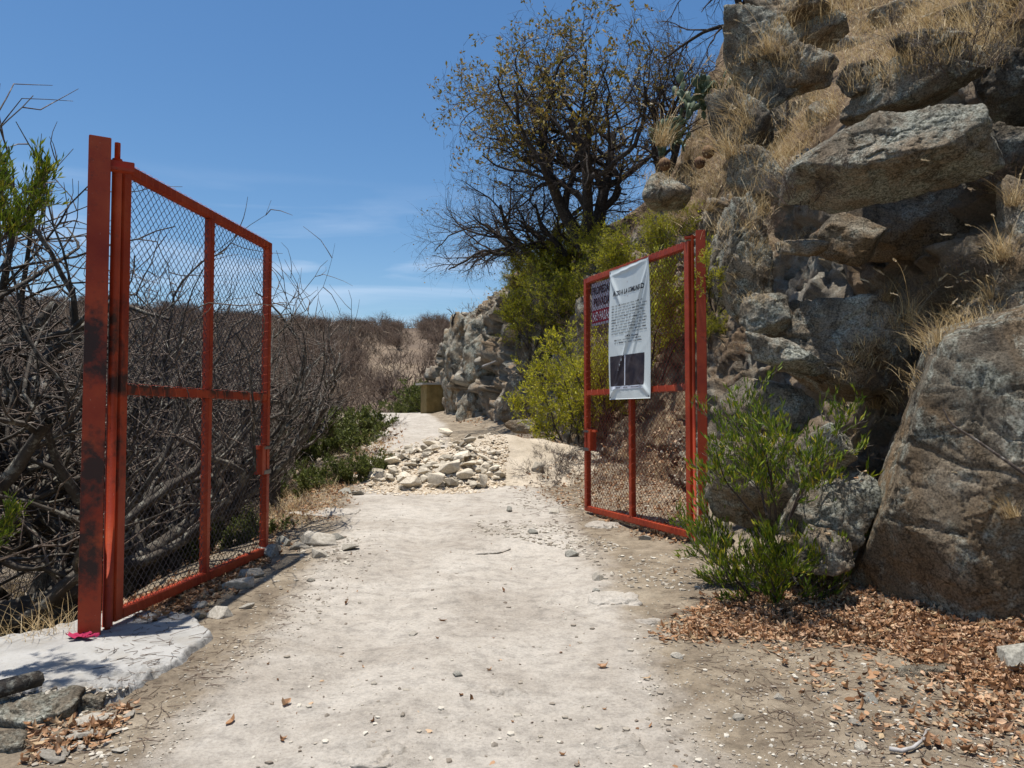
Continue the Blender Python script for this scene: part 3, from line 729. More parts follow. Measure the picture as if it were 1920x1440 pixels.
# left gate
a = P(209, 1160, 5.42); bt = P(497, 1042, 8.02); a.z = bt.z = (a.z+bt.z)/2
topz = (P(215, 300, 5.42).z+P(505, 460, 8.02).z)/2
HL = topz-a.z
psoot = [(P(168, 640, 5.2), .17, 1.6), (P(182, 690, 5.15), .13, .9), (P(158, 1060, 5.15), .15, 1.4), (P(155, 1000, 5.2), .12, 2.2), (P(178, 880, 5.2), .13, 2.2), (P(206, 640, 5.4), .13, 3.), (P(205, 850, 5.42), .09, 4.)]
def onplane(px, py, p0, p1):
    e_ = Vector((p1.x-p0.x, p1.y-p0.y, 0)); n_ = Vector((-e_.y, e_.x, 0)); d_ = ray(px, py); return ORI+d_*((p0-ORI).dot(n_)/d_.dot(n_))
psoot += [(onplane(x, 719+(x-220)*.05, a, bt), .15, .8) for x in (218, 240, 262, 285, 305)] + [(onplane(x, 732, a, bt), .13, .7) for x in (398, 420, 450, 485)]
M_PAL = paint('scorched_red_paint', psoot)
M_PAR = paint('red_paint', [(P(1270, 727, 8.5), .12, .8)])
rootL, LL, azL = gate(a, bt, HL, -1, M_PAL, 'tall red steel gate leaf standing open on the left, empty but for chain link', dict(mid=.5, wire=M_WIRE, tie=M_TIE))
# right gate
a2 = P(1300, 1008, 8.35); b2 = P(1100, 958, 10.75); a2.z = b2.z = (a2.z+b2.z)/2
top2 = (P(1294, 452, 8.35).z+P(1100, 524, 10.75).z)/2
HR = top2-a2.z
rootR, LR, azR = gate(a2, b2, HR, 1, M_PAR, 'red steel gate leaf standing open on the right with a notice banner tied on', dict(mid=.505, wire=M_WIRER, tie=M_TIE))
# posts
def post(name, x, y, z0, z1, hw, hd, rz, mat, label):
    r = empty(name, (x, y, z0), rz, label, 'gate post')
    bx('tube', [((0, 0, (z1-z0)/2), (hw, hd, (z1-z0)/2))], mat, r); return r
pb = P(157, 1207, 5.2); pt_ = P(182, 256, 5.2)
pl = post('gate_post', (pb.x+pt_.x)/2, 5.25, -.1, pt_.z, .07, .07, .53, M_PAL, 'thick red steel post scorched black in patches, standing in the white concrete on the left')
pr0 = P(1309, 1000, 8.28); prt = P(1309, 432, 8.28)
pr = post('gate_post', P(1316, 700, 8.3).x+.0, 8.3, a2.z-.35, prt.z, .052, .052, -.2, M_PAR, 'red steel post carrying the right gate leaf, in front of the grey rock')
# hinge hardware of the left gate: pivot pipe, top bracket
def cyl(name, p0, p1, r_, mat, parent, sides=14):
    Vv, Ff = tube([(np.array([p0, p1]), r_)], sides)
    n = sides; Ff = [Ff, np.array([list(range(n))]), np.array([list(range(n, 2*n))[::-1]])]
    return mk(name, Vv, Ff, mat, parent, smooth=True)
cyl('pivot_pin', (-.045, 0, -a.z-.02+.05), (-.045, 0, HL+.13), .02, M_PAL, rootL)
cyl('hinge_pipe', (-.045, 0, -.02), (-.045, 0, HL+.01), .034, M_PAL, rootL)
cyl('pivot_pin', (-.035, 0, -.05), (-.035, 0, HR+.06), .018, M_PAR, rootR)
bx('hinge_bracket', [((.14, .0, pt_.z+.1-.2), (.085, .035, .014)), ((.14, .03, pt_.z+.1-.155), (.085, .007, .03))], M_PAL, pl)
bx('hinge_bracket', [((-.1, .05, prt.z-a2.z+.35-.06), (.075, .035, .012))], M_PAR, pr)
# latches
def latch(root, L, z, side, pmat, name='latch'):
    l = bx(name, [((L-.17, side*.0, z), (.045, .05, .15)), ], pmat, root)
    bx('latch_band', [((L-.08, 0, z+.125), (.09, .053, .016)), ((L-.08, 0, z-.13), (.09, .053, .022))], M_STEEL, l)
    bx('bolt', [((L-.26, side*.01, z+.13), (.07, .016, .016))], M_TIE, l)
    return l
latch(rootL, LL, P(483, 862, 7.9).z-a.z, -1, M_PAL)
latch(rootR, LR, P(1106, 825, 10.7).z-a2.z, 1, M_PAR)

# pink cloth at the foot of the left post
cp = gp(155, 1205, .07); n_ = 26
Ac, Bc = np.meshgrid(np.linspace(-1, 1, n_*2), np.linspace(-1, 1, n_), indexing='ij')
cq = np.stack([Ac*.11+.015*np.sin(Bc*9), Bc*.045-.02*Ac, 0*Ac], -1).reshape(-1, 3)
cq[:, 2] = .014+.028*np.abs(fbm(cq*[1, 1.6, 1], .05, 3, 4))*2
cq[:, :2] += .02*np.stack([vn(cq, .04, 1), vn(cq, .04, 2)], -1)
keep = ((Ac/1.05)**2+(Bc*(1+.4*np.sin(Ac*7)))**2).ravel() < 1
cf = grid_faces(n_*2, n_); cf = cf[keep[cf].all(1)]
m, t, b = newmat('magenta_cloth', .8); b.inputs['Base Color'].default_value = (.3, .015, .06, 1)
cl = mk('rag', cq, cf, m); cl.location = (pb.x+.02, 5.13, .078)
tag(cl, 'crumpled magenta rag lying against the foot of the left gate post', 'rag')

# ------------------------------------------------------------------ banner and private property sign
rdir = Vector((math.cos(azR), math.sin(azR), 0)); nrm_ = Vector((-rdir.y, rdir.x, 0))
if nrm_.y > 0: nrm_ = -nrm_
O2 = Vector((a2.x, a2.y, a2.z))
def leafuv(px, py, off=.05):
    d = ray(px, py); o_ = O2+nrm_*off; s_ = (o_-ORI).dot(nrm_)/d.dot(nrm_); h = ORI+d*s_
    return (h-O2).dot(rdir), h.z-a2.z
uR, vT = leafuv(1220, 487); uL, vT2 = leafuv(1144, 510); _, vB = leafuv(1221, 748); _, vB2 = leafuv(1144, 748)
vT = (vT+vT2)/2+.02; vB = (vB+vB2)/2; BW = uL-uR; BH = vT-vB
# local frame: X to the right as read, Y up, Z towards the reader
def panel(name, uRight, uLeft, top_, bottom, off, label, cat):
    o = bpy.data.objects.new(name, None)
    org = O2+rdir*uLeft+nrm_*off+Vector((0, 0, bottom)); X = -rdir; Y = Vector((0, 0, 1)); Z = X.cross(Y)
    M_ = Matrix((( X.x, Y.x, Z.x, org.x), (X.y, Y.y, Z.y, org.y), (X.z, Y.z, Z.z, org.z), (0, 0, 0, 1)))
    return M_
def bdisp(x, y):
    """folds of the banner, x,y in metres from the lower left corner"""
    def ridge(x0, y0, x1, y1, w, h):
        ex, ey = x1-x0, y1-y0; l = math.hypot(ex, ey); t_ = np.clip(((x-x0)*ex+(y-y0)*ey)/l/l, 0, 1)
        s_ = ((x-x0)*ey-(y-y0)*ex)/l
        return h*np.exp(-(s_/w)**2)*np.sin(np.pi*np.clip(t_*.9+.08, 0, 1))
    z = ridge(BW*.97, BH*.97, BW*.18, BH*.12, .022, .03)+ridge(BW*.99, BH*.95, BW*.5, BH*.2, .02, .017)
    z = z + ridge(BW*.02, BH*.97, BW*.3, BH*.7, .03, .02)+ridge(BW*.02, BH*.02, BW*.25, BH*.12, .03, .015)+ridge(BW*.98, BH*.02, BW*.7, BH*.15, .03, .015)
    z = z + ridge(BW*.05, BH*.96, BW*.95, BH*.985, .02, .012)
    z = z + .006*np.sin(x*26+.6*np.sin(y*3))*sstep(0, .3, y) + .012*np.sin(y*2.4+x*3)
    return z + .02
nx_, ny_ = 60, 150
Ab, Bb = np.meshgrid(np.linspace(0, BW, nx_), np.linspace(0, BH, ny_), indexing='ij')
Zb = bdisp(Ab, Bb); BVt = np.stack([Ab, Bb, Zb], -1).reshape(-1, 3); f_ = grid_faces(nx_, ny_)
back = BVt-[0, 0, .003]; nV = len(BVt)
edge = []
gi = np.arange(nV).reshape(nx_, ny_)
for line in (gi[:, 0], gi[::-1, -1], gi[0, ::-1], gi[-1, :]):
    edge.append(np.stack([line[:-1], line[1:], line[1:]+nV, line[:-1]+nV], -1))
m, t, b = newmat('white_vinyl', .38); b.inputs['Base Color'].default_value = (.62, .66, .64, 1); b.inputs['Specular IOR Level'].default_value = .5; M_VIN = m
MB_ = panel('banner', uR, uL, vT, vB, .045, '', '')
ban = mk('banner', np.vstack([BVt, back]), [f_, (f_[:, ::-1]+nV), np.concatenate(edge)], M_VIN)
ban.matrix_world = MB_; tag(ban, 'long white vinyl notice banner with a dark photograph, tied to the right gate leaf', 'banner')
m, t, b = newmat('black_ink', .5); b.inputs['Base Color'].default_value = (.02, .02, .03, 1); M_INK = m
m, t, b = newmat('grey_ink', .5); b.inputs['Base Color'].default_value = (.24, .26, .26, 1); M_INKG = m
def text_np(s_, h, shear=0, bold=0):
    cu = bpy.data.curves.new('t', 'FONT'); cu.body = s_; cu.size = 1; cu.shear = shear; cu.offset = bold; cu.resolution_u = 3
    o = bpy.data.objects.new('t', cu); COL.objects.link(o); bpy.context.view_layer.update()
    me = bpy.data.meshes.new_from_object(o.evaluated_get(bpy.context.evaluated_depsgraph_get()))
    import bmesh
    bm = bmesh.new(); bm.from_mesh(me); bmesh.ops.triangulate(bm, faces=bm.faces[:])
    V_ = np.array([v.co[:] for v in bm.verts]); F_ = np.array([[v.index for v in f.verts] for f in bm.faces]); bm.free()
    bpy.data.objects.remove(o); bpy.data.curves.remove(cu)
    V_ = V_-V_.min(0); return V_/V_[:, 1].max()*h, F_
def lay(name, parent, items, mat, disp, off=.0035, label=None):
    """items: (V,F) in panel metres; drapes them on the sheet and makes one mesh"""
    Vs, Fs, k = [], [], 0
    for V_, F_ in items: Vs.append(V_); Fs.append(F_+k); k += len(V_)
    V_ = np.vstack(Vs); V_[:, 2] = disp(V_[:, 0], V_[:, 1])+off
    o = mk(name, V_, [np.array([list(f) for f in g_]) for g_ in Fs] if len({g_.shape[1] for g_ in Fs}) > 1 else np.concatenate(Fs), mat, parent, smooth=False)
    return o
def rect(x0_, y0_, x1_, y1_, n=8, m=8):
    a_, b_ = np.meshgrid(np.linspace(x0_, x1_, n), np.linspace(y0_, y1_, m), indexing='ij')
    return np.stack([a_, b_, 0*a_], -1).reshape(-1, 3), grid_faces(n, m)
def place_text(s_, x0_, x1_, y, h, shear=0, bold=0):
    V_, F_ = text_np(s_, h, shear, bold); V_ = V_*[(x1_-x0_)/V_[:, 0].max(), 1, 1]+[x0_, y, 0]; return V_, F_
lay('heading', ban, [place_text('AVISO A LA COMUNIDAD', BW*.1, BW*.87, BH*.792, BH*.038, .25, .03)], M_INK, bdisp)
it, itb = [], []
rr_ = random.Random(3)
for li in range(13):                                    # illegible small print: word-like strokes
    y = BH*(.71-.0215*li - (.03 if li > 10 else 0)); x = BW*(.08 if li < 11 else .14)
    while x < BW*(.86 if li < 11 else .78):
        w_ = rr_.uniform(.03, .11)*BW; xx = x
        boldw = rr_.random() < .18
        while xx < x+w_:
            lw = rr_.uniform(.008, .014)*BW; hh_ = BH*rr_.choice([.008, .008, .011])
            (itb if boldw else it).append(rect(xx, y, xx+lw*.7, y+hh_, 2, 2)); xx += lw
        x += w_+.028*BW
lay('small_print', ban, it, M_INKG, bdisp); lay('bold_print', ban, itb, M_INK, bdisp)
lay('time_line', ban, [place_text('10:00 horas', BW*.4, BW*.72, BH*.462, BH*.014, 0, .02)], M_INK, bdisp)
m, t, b = newmat('printed_photograph', .4); v = objc(t)
c = ramp(t, noise(t, 5, 8, v, .7, .8), (.35, (.02, .015, .022)), (.6, (.06, .045, .045)), (.75, (.15, .11, .1))); lk(t, c, b.inputs['Base Color'])
lay('printed_photo', ban, [rect(BW*.05, BH*.1, BW*.85, BH*.33, 24, 24)], m, bdisp)
m, t, b = newmat('pale_print', .4); b.inputs['Base Color'].default_value = (.6, .62, .68, 1)
lay('waterfall_streak', ban, [rect(BW*.40, BH*.102, BW*.425, BH*.328, 3, 24)], m, bdisp, .006)
lay('caption_strip', ban, [rect(BW*.06, BH*.075, BW*.85, BH*.1, 12, 3)], m, bdisp, .003)
it = []
for x_, w_ in ((.2, .1), (.38, .1), (.57, .17)):
    q_ = x_
    while q_ < x_+w_: it.append(rect(BW*q_, BH*.083, BW*(q_+.012), BH*.092, 2, 2)); q_ += .022
lay('caption_text', ban, it, M_INK, bdisp, .006)
gr = []
for x_, y_ in ((.03, .985), (.97, .985), (.03, .015), (.97, .015)):
    a_ = np.linspace(0, 2*np.pi, 12, endpoint=False); gr.append((np.stack([BW*x_+.012*np.cos(a_), BH*y_+.012*np.sin(a_), 0*a_], -1), np.arange(12)[None]))
lay('grommet', ban, gr, M_STEEL, bdisp, .004)
# sign
sR, sT = leafuv(1147, 517, .0); sL, _ = leafuv(1108, 530, .0); _, sB = leafuv(1127, 608, .0)
sL = min(sL, LR-.085); sT = HR-.1; SW_, SH = sL-sR, sT-sB
m, t, b = newmat('weathered_sign_plastic', .5); v = objc(t)
c = ramp(t, noise(t, 8, 5, v), (.35, (.36, .34, .38)), (.65, (.5, .48, .52))); lk(t, c, b.inputs['Base Color'])
sg = bx('sign', [((SW_/2, SH/2, 0), (SW_/2, SH/2, .002))], m, None)
sg.matrix_world = panel('', 0, sL, 0, sB, -.012, '', '')
tag(sg, 'faded PROPIEDAD PRIVADA NO PASAR sign at the free end of the right gate leaf', 'sign')
fl = lambda x, y: 0*x
m, t, b = newmat('sign_red', .5); b.inputs['Base Color'].default_value = (.3, .01, .03, 1)
lay('red_band', sg, [rect(SW_*.03, SH*.06, SW_*.97, SH*.36, 2, 2)], m, fl, .004)
m2, t, b = newmat('sign_white', .5); b.inputs['Base Color'].default_value = (.6, .55, .58, 1)
lay('lettering', sg, [place_text('PROPIEDAD', SW_*.05, SW_*.97, SH*.72, SH*.19, 0, .03)], M_INK, fl, .005)
lay('lettering', sg, [place_text('PRIVADA', SW_*.12, SW_*.88, SH*.44, SH*.2, 0, .03)], M_INK, fl, .005)
lay('lettering', sg, [place_text('NO PASAR', SW_*.08, SW_*.92, SH*.1, SH*.22, 0, .03)], m2, fl, .007)

# ------------------------------------------------------------------ hut beyond the heap
m, t, b = newmat('stained_plaster', .95); v = objc(t)
c = ramp(t, noise(t, 2.5, 7, v, .7), (.3, (.12, .085, .03)), (.6, (.24, .17, .065)), (.8, (.3, .24, .12))); lk(t, c, b.inputs['Base Color']); bump(t, b, noise(t, 12, 5, v), .5, .03)
M_PLA = m
m, t, b = newmat('concrete_lid', .9); b.inputs['Base Color'].default_value = (.33, .31, .27, 1); M_LID = m
hc = P(812, 783, 41); hb = drop(hc.x, 41.3)[0]
ht = P(812, 718, 41).z-hb.z
hut = empty('guard_hut', (hb.x, 41.6, hb.z-.1), .42, 'small windowless ochre hut with a slab roof against the far cliff', 'hut')
bx('wall', [((0, 0, ht/2), (.62, .55, ht/2))], M_PLA, hut); bx('roof', [((-.1, -.02, ht+.05), (.8, .66, .05))], M_LID, hut)
# ------------------------------------------------------------------ trees
def grow(seed, spec, trunk_r, trunk_l, lean=(0, 0), n0=1, base_spread=.0, hang=0., seglen=.16, crown=None):
    """spec: per level dict(n, len, ang, wig, up, r) ; returns {level: [(pts, radii)]}, tips"""
    r = random.Random(seed); out_ = {}; tips = []
    def perp(d):
        a = Vector((r.gauss(0, 1), r.gauss(0, 1), r.gauss(0, 1))); a = a-d*a.dot(d)
        return a.normalized() if a.length > 1e-4 else Vector((1, 0, 0))
    def br(p, d, rad, L, lv):
        sp = spec[min(lv, len(spec)-1)]
        n = max(3, min(16, int(L/seglen/(1+.0*lv)))) if lv < len(spec)-1 else 4
        pts_ = [p.copy()]; rd = [rad]; st = L/n; dirs = [d.copy()]
        for i in range(n):
            d = (d+perp(d)*r.gauss(0, sp['wig'])+Vector((0, 0, sp['up']))*.12).normalized()
            if crown and lv:
                q_ = Vector(((p.x-crown[0])/crown[3], (p.y-crown[1])/crown[3], (p.z-crown[2])/crown[4])); ql = q_.length
                if ql > .82:
                    o_ = Vector((q_.x/crown[3], q_.y/crown[3], q_.z/crown[4])).normalized()
                    if d.dot(o_) > 0: d = (d-o_*d.dot(o_)*min(1.3, (ql-.82)*4)).normalized()
                    if ql > 1.08: d = (d-o_*.5).normalized()
            p = p+d*st; pts_.append(p.copy()); dirs.append(d.copy()); rd.append(rad*(1-(1-sp.get('tap', .35))*(i+1)/n))
        out_.setdefault(lv, []).append((np.array([v[:] for v in pts_]), np.array(rd)))
        if lv+1 >= len(spec): tips.append((pts_[-1], d)); return
        ns = spec[lv+1]; k = ns['n'] if lv > 0 else ns['n']
        kk_ = max(1, int(round(k*r.uniform(.75, 1.25))))
        for j in range(kk_):
            t_ = ns.get('t0', .3)+(1-ns.get('t0', .3))*((j+r.uniform(.1, .9))/kk_)
            i = min(n, int(t_*n)); f = t_*n-i
            pp = Vector(pts_[i]); dd = dirs[i]
            ax = perp(dd); an = math.radians(ns['ang']*r.uniform(.6, 1.35))
            nd = (dd*math.cos(an)+ax*math.sin(an)); nd.z = nd.z*ns.get('flat', 1)+ns.get('lift', 0); nd.normalize()
            br(pp, nd, max(rd[i]*ns['r'], ns.get('min', .0028)), L*ns['len']*r.uniform(.65, 1.25), lv+1)
    for i in range(n0):
        a = 6.28*i/max(n0, 1)+r.uniform(-.5, .5)
        d = Vector((lean[0]+base_spread*math.cos(a), lean[1]+base_spread*math.sin(a), 1)).normalized()
        br(Vector((base_spread*.25*math.cos(a), base_spread*.25*math.sin(a), -.15)), d, trunk_r*r.uniform(.75, 1), trunk_l*r.uniform(.8, 1.1), 0)
    return out_, tips
def leaves_np(points, dirs, length, width, rs, spread=.5, seed=0):
    """narrow folded leaves; points (N,3), dirs (N,3)"""
    r = np.random.default_rng(seed); N_ = len(points); P0 = np.asarray(points); D = np.asarray(dirs)+r.normal(size=(N_, 3))*spread
    D /= np.linalg.norm(D, axis=1, keepdims=True); S_ = np.cross(D, r.normal(size=(N_, 3))); S_ /= np.linalg.norm(S_, axis=1, keepdims=True); U = np.cross(S_, D)
    L = length*r.uniform(.6, 1.3, N_)[:, None]; Wd = width*r.uniform(.7, 1.2, N_)[:, None]
    cu = r.uniform(-.15, .25, N_)[:, None]
    a = P0; b_ = P0+D*L*.5+S_*Wd*.5+U*L*cu*.4; c_ = P0+D*L+U*L*cu*.1; d_ = P0+D*L*.5-S_*Wd*.5+U*L*cu*.4
    V_ = np.stack([a, b_, c_, d_], 1).reshape(-1, 3); F_ = np.arange(N_*4).reshape(-1, 4)
    return V_, F_, np.repeat(r.beta(2, 2, N_), 4)
def make_tree(name, seed, spec, tr, tl, mats, leaf=None, split=1, sides=(7, 5, 4, 3, 3, 3), link=True, keep_hidden=False, **kw):
    lv, tips = grow(seed, spec, tr, tl, **kw)
    root = bpy.data.objects.new(name, None); root.empty_display_size = .3
    COL.objects.link(root)
    tk = [p for l in lv if l <= split for p in lv[l]]
    Vt, Ft = [], []; k = 0
    for l in sorted(lv):
        if l <= split:
            v_, f_ = tube(lv[l], sides[l]); Vt.append(v_); Ft.append(f_+k); k += len(v_)
    ch = [mk('trunk', np.concatenate(Vt), np.concatenate(Ft), mats[0], root)]
    Vt, Ft = [], []; k = 0
    for l in sorted(lv):
        if l > split:
            v_, f_ = tube(lv[l], sides[min(l, 5)]); Vt.append(v_); Ft.append(f_+k); k += len(v_)
    ch.append(mk('twigs', np.concatenate(Vt), np.concatenate(Ft), mats[1], root))
    if leaf:
        r = np.random.default_rng(seed); tp = np.array([t_[0][:] for t_ in tips]); td = np.array([t_[1][:] for t_ in tips])
        if leaf.get('zmin') is not None: kq = tp[:, 2] > leaf['zmin']+r.normal(size=len(tp))*.4; tp, td = tp[kq], td[kq]
        kq = r.random(len(tp)) < leaf.get('p', 1); tp, td = tp[kq], td[kq]
        n = leaf['n']; tp = np.repeat(tp, n, 0); td = np.repeat(td, n, 0)
        tp = tp - td*r.uniform(0, leaf.get('back', .12), (len(tp), 1)) + r.normal(size=tp.shape)*leaf.get('jit', .01)
        V_, F_, ti = leaves_np(tp, td+np.array([0, 0, leaf.get('up', .3)]), leaf['l'], leaf['w'], r, leaf.get('spread', .5), seed)
        ch.append(mk('foliage', V_, F_, leaf['mat'], root, smooth=False, tint=ti))
    kids(root, *ch); return root
def put(proto, x, y, z, s, rz, label, cat, group=None, first=[set()], sz=1, tilt=(0, 0)):
    o = proto if proto.name not in first[0] else copy_tree(proto)
    if o is proto: first[0].add(proto.name)
    o.location = (x, y, z); o.scale = (s, s, s*sz); o.rotation_euler = (tilt[0], tilt[1], rz)
    return tag(o, label, cat, group)

BARE = [dict(wig=.2, up=.3), dict(n=6, len=1.0, ang=48, wig=.34, up=.45, r=.7, t0=.4), dict(n=6, len=.62, ang=55, wig=.42, up=.2, r=.66, t0=.2),
        dict(n=5, len=.58, ang=52, wig=.38, up=.25, r=.55, t0=.15), dict(n=4, len=.55, ang=52, wig=.42, up=.1, r=.6, t0=.1, min=.0042)]
BT = [make_tree('bare_tree', 100+i, BARE, .2, 1.7, (M_BARK, M_TWIGM), n0=[2, 3, 2, 3][i], base_spread=[.35, .5, .6, .4][i], split=3, lean=(.1*(i-1.5), 0), crown=(0, 0, 2.7, 2.2, 2.0), seglen=.11) for i in range(4)]
print('tree polys', [sum(len(c.data.polygons) for c in KIDS[b.name]) for b in BT])
# near bare trees on the left, standing down the bank
near = [  # px of base, Y, ground offset, height scale, rot, label
 (52, 7.4, 1.15, .4, 'nearest bare tree at the left edge with a thick dark trunk behind the gate post', 0),
 (300, 9.6, 1.08, 2.6, 'bare tangled tree seen through the lower panels of the left gate, with pale lichened limbs', 2),
 (170, 11.8, 1.25, 4.4, 'bare tree behind the left gate post, crown against the sky', 3),
 (360, 12.8, .95, 5.1, 'bare tree behind the far stile of the left gate leaf', 1),
 (40, 14.5, 1.4, .9, 'tall bare tree rising against the sky at the far left', 2),
 (330, 15.8, 1.22, 3.3, 'bare tree whose top twigs stand above the middle of the left gate', 0),
 (425, 14.6, .85, 3.9, 'pale bare tree right of the left gate with long limbs reaching toward the track', 3),
 (440, 20.5, 1.0, 2.2, 'bare tree standing just beyond the latch of the left gate', 2),
 (575, 26, .8, 4.2, 'bare tree on the bank left of the bending track', 0),
 (230, 20, 1.35, 5.6, 'bare tree deeper in the ravine behind the left gate', 1),
 (100, 24, 1.5, .2, 'bare tree far down the ravine at the left', 3)]
def heightof(o, q=97.5):
    n = len(KIDS[o.name][1].data.vertices); a_ = np.empty(n*3, np.float32); KIDS[o.name][1].data.vertices.foreach_get('co', a_); return float(np.percentile(a_[2::3], q))
TOPS = [430, 450, 375, 540, 370, 450, 640, 600, 690, 450, 420]
for (px, Y, s, rz, lab, k), tp_ in zip(near, TOPS):
    x = (px-960)/F*Y; z = float(gz(x, Y))-.1; s = (P(px, tp_, Y).z-z)/heightof(BT[k], 99.6 if px < 300 else 100)
    s = min(s, 2.2); x = min(x, float(np.interp(Y, XEY, XEX))-.5-1.75*s); z = float(gz(x, Y))-.1; s = min(2.4, (P(px, tp_, Y).z-z)/heightof(BT[k], 99.6 if px < 300 else 100))
    put(BT[k], x, Y, z, s, rz, lab, 'tree', 'bare trees down the left bank')
# thicket: more bare trees in the valley, copies
MT = [make_tree('bare_tree', 150+i, [dict(wig=.14, up=.1), dict(n=6, len=.95, ang=50, wig=.26, up=.3, r=.62, t0=.25), dict(n=6, len=.6, ang=48, wig=.3, up=.3, r=.55, t0=.2),
      dict(n=6, len=.6, ang=48, wig=.3, up=.25, r=.6, t0=.15), dict(n=5, len=.55, ang=48, wig=.3, up=.2, r=.7, t0=.15)], .13, 2.0, (M_BARK, M_TWIGB if i else M_TWIG), n0=2+i, base_spread=.5, split=1, seglen=.3, sides=(5, 4, 3, 3, 3, 3)) for i in range(3)]
cnt = 0; tries = 0
rr_ = random.Random(5)
while cnt < 80 and tries < 4000:
    tries += 1
    Y = rr_.uniform(26, 75)**1.0; px = rr_.uniform(-120, 800); x = (px-960)/F*Y
    xe = np.interp(Y, XEY, XEX)
    if x > xe-1.2 and Y < 62: continue
    if Y < 60 and abs(x-np.interp(Y, [20, 30, 45, 60], [-2.9, -3.9, -7, -9])) < 2.2: continue
    z = float(gz(x, Y)); k_ = rr_.randrange(3); lim = (P(px, np.interp(px, [-200, 450, 560, 700, 800], [535, 560, 612, 660, 700])+rr_.uniform(0, 60), Y).z-z+.1)/heightof(MT[k_], 99)
    if lim < .35: continue
    put(MT[k_], x, Y, z-.1, min(lim, rr_.uniform(.75, 1.3)), rr_.uniform(0, 6.28), 'leafless grey-brown tree in the dense valley thicket left of the track', 'tree', 'leafless trees of the valley thicket'); cnt += 1
# far hill trees
FT = [make_tree('bare_tree', 170+i, [dict(wig=.1, up=.1), dict(n=7, len=1.05, ang=50, wig=.18, up=.45, r=.5, t0=.3), dict(n=7, len=.62, ang=50, wig=.2, up=.2, r=.6, t0=.2, flat=.6),
      dict(n=7, len=.6, ang=50, wig=.2, up=.0, r=.8, t0=.1, flat=.6)], .17, 2.1, (M_TWIGD, M_TWIGB), split=0, seglen=.6, sides=(4, 3, 3, 3, 3, 3), n0=2, base_spread=.4) for i in range(3)]
cnt = 0
while cnt < 175:
    Y = 80+ (rr_.random()**.6)*215 if cnt > 45 else rr_.uniform(272, 300); px = rr_.uniform(300, 850) if rr_.random() < .8 else rr_.uniform(-50, 300); x = (px-960)/F*Y
    if 752 < px < 792 and Y > 120: continue
    if px > 690 and rr_.random() < .35: continue
    z = float(gz(x, Y)); put(FT[rr_.randrange(3)], x, Y, z-.15, rr_.uniform(1.0, 1.7)*(1.15 if Y > 240 else 1), rr_.uniform(0, 6.28), 'small leafless tree scattered over the far hillside', 'tree', 'leafless trees on the far hillside'); cnt += 1
# far woodland mass (one object)
def tuftmass(name, pts_, h, rad, mat, n=26, seed=0, r0=.012, up=.8):
    r = np.random.default_rng(seed); Vs, Fs, k = [], [], 0
    pts_ = np.asarray(pts_); N_ = len(pts_)*n
    B_ = np.repeat(pts_, n, 0); hh_ = np.repeat(np.broadcast_to(h, (len(pts_),)), n); 
    d0 = r.normal(size=(N_, 3)); d0[:, 2] = np.abs(d0[:, 2])+up; d0 /= np.linalg.norm(d0, axis=1, keepdims=True)
    start = B_+r.normal(size=(N_, 3))*(hh_[:, None]*[.22, .22, .0])*rad; start[:, 2] += np.abs(r.normal(size=N_))*hh_*.35
    mid = start+d0*hh_[:, None]*.35+r.normal(size=(N_, 3))*hh_[:, None]*.06
    d1 = d0+r.normal(size=(N_, 3))*.45; end = mid+d1*hh_[:, None]*.35
    sv = np.cross(d0, r.normal(size=(N_, 3))); sv /= np.linalg.norm(sv, axis=1, keepdims=True); w = (r0*hh_)[:, None]*sv
    V_ = np.stack([start-w, start+w, mid+w*.7, mid-w*.7, end], 1).reshape(-1, 3); i = np.arange(N_)[:, None]*5
    return mk(name, V_, [np.concatenate([i, i+1, i+2, i+3], 1), np.concatenate([i+3, i+2, i+4], 1)], mat, smooth=False, tint=np.repeat(r.uniform(0, 1, N_), 5))
m_br = leaf_mat('far_brush', [(.06, .04, .03), (.12, .085, .06), (.18, .13, .09), (.26, .2, .14)], 0, .9)
m_brg = leaf_mat('grey_brush', [(.05, .038, .03), (.11, .085, .068), (.19, .155, .13), (.3, .26, .22)], 0, .9)
pts_ = []
while len(pts_) < 3200:
    Y = 64+(rr_.random()**.8)*240; px = rr_.uniform(-80, 850); x = (px-960)/F*Y
    if 755 < px < 788 and Y > 110 and rr_.random() < .85: continue
    if px > 690 and rr_.random() < .6: continue
    pts_.append((x, Y, float(gz(x, Y))))
tag(tuftmass('scrub_woodland', pts_, np.random.default_rng(1).uniform(1.5, 3.4, len(pts_)), 1.7, m_br, 36, 3, .022), 'brown leafless scrub covering the far hillside', 'scrub', kind='stuff')
pts_ = []
while len(pts_) < 1000:
    Y = rr_.uniform(10, 60); px = rr_.uniform(-150, 800); x = (px-960)/F*Y; xe = np.interp(Y, XEY, XEX)
    if x > xe-1.0-.03*Y or (Y < 13 and px > 180): continue
    pts_.append((x, Y, float(gz(x, Y))))
tag(tuftmass('brushwood', pts_, np.random.default_rng(2).uniform(.4, 1.2, len(pts_)), 1.8, m_brg, 36, 5, .006, .3), 'dry brushwood and undergrowth down the left bank', 'undergrowth', kind='stuff')

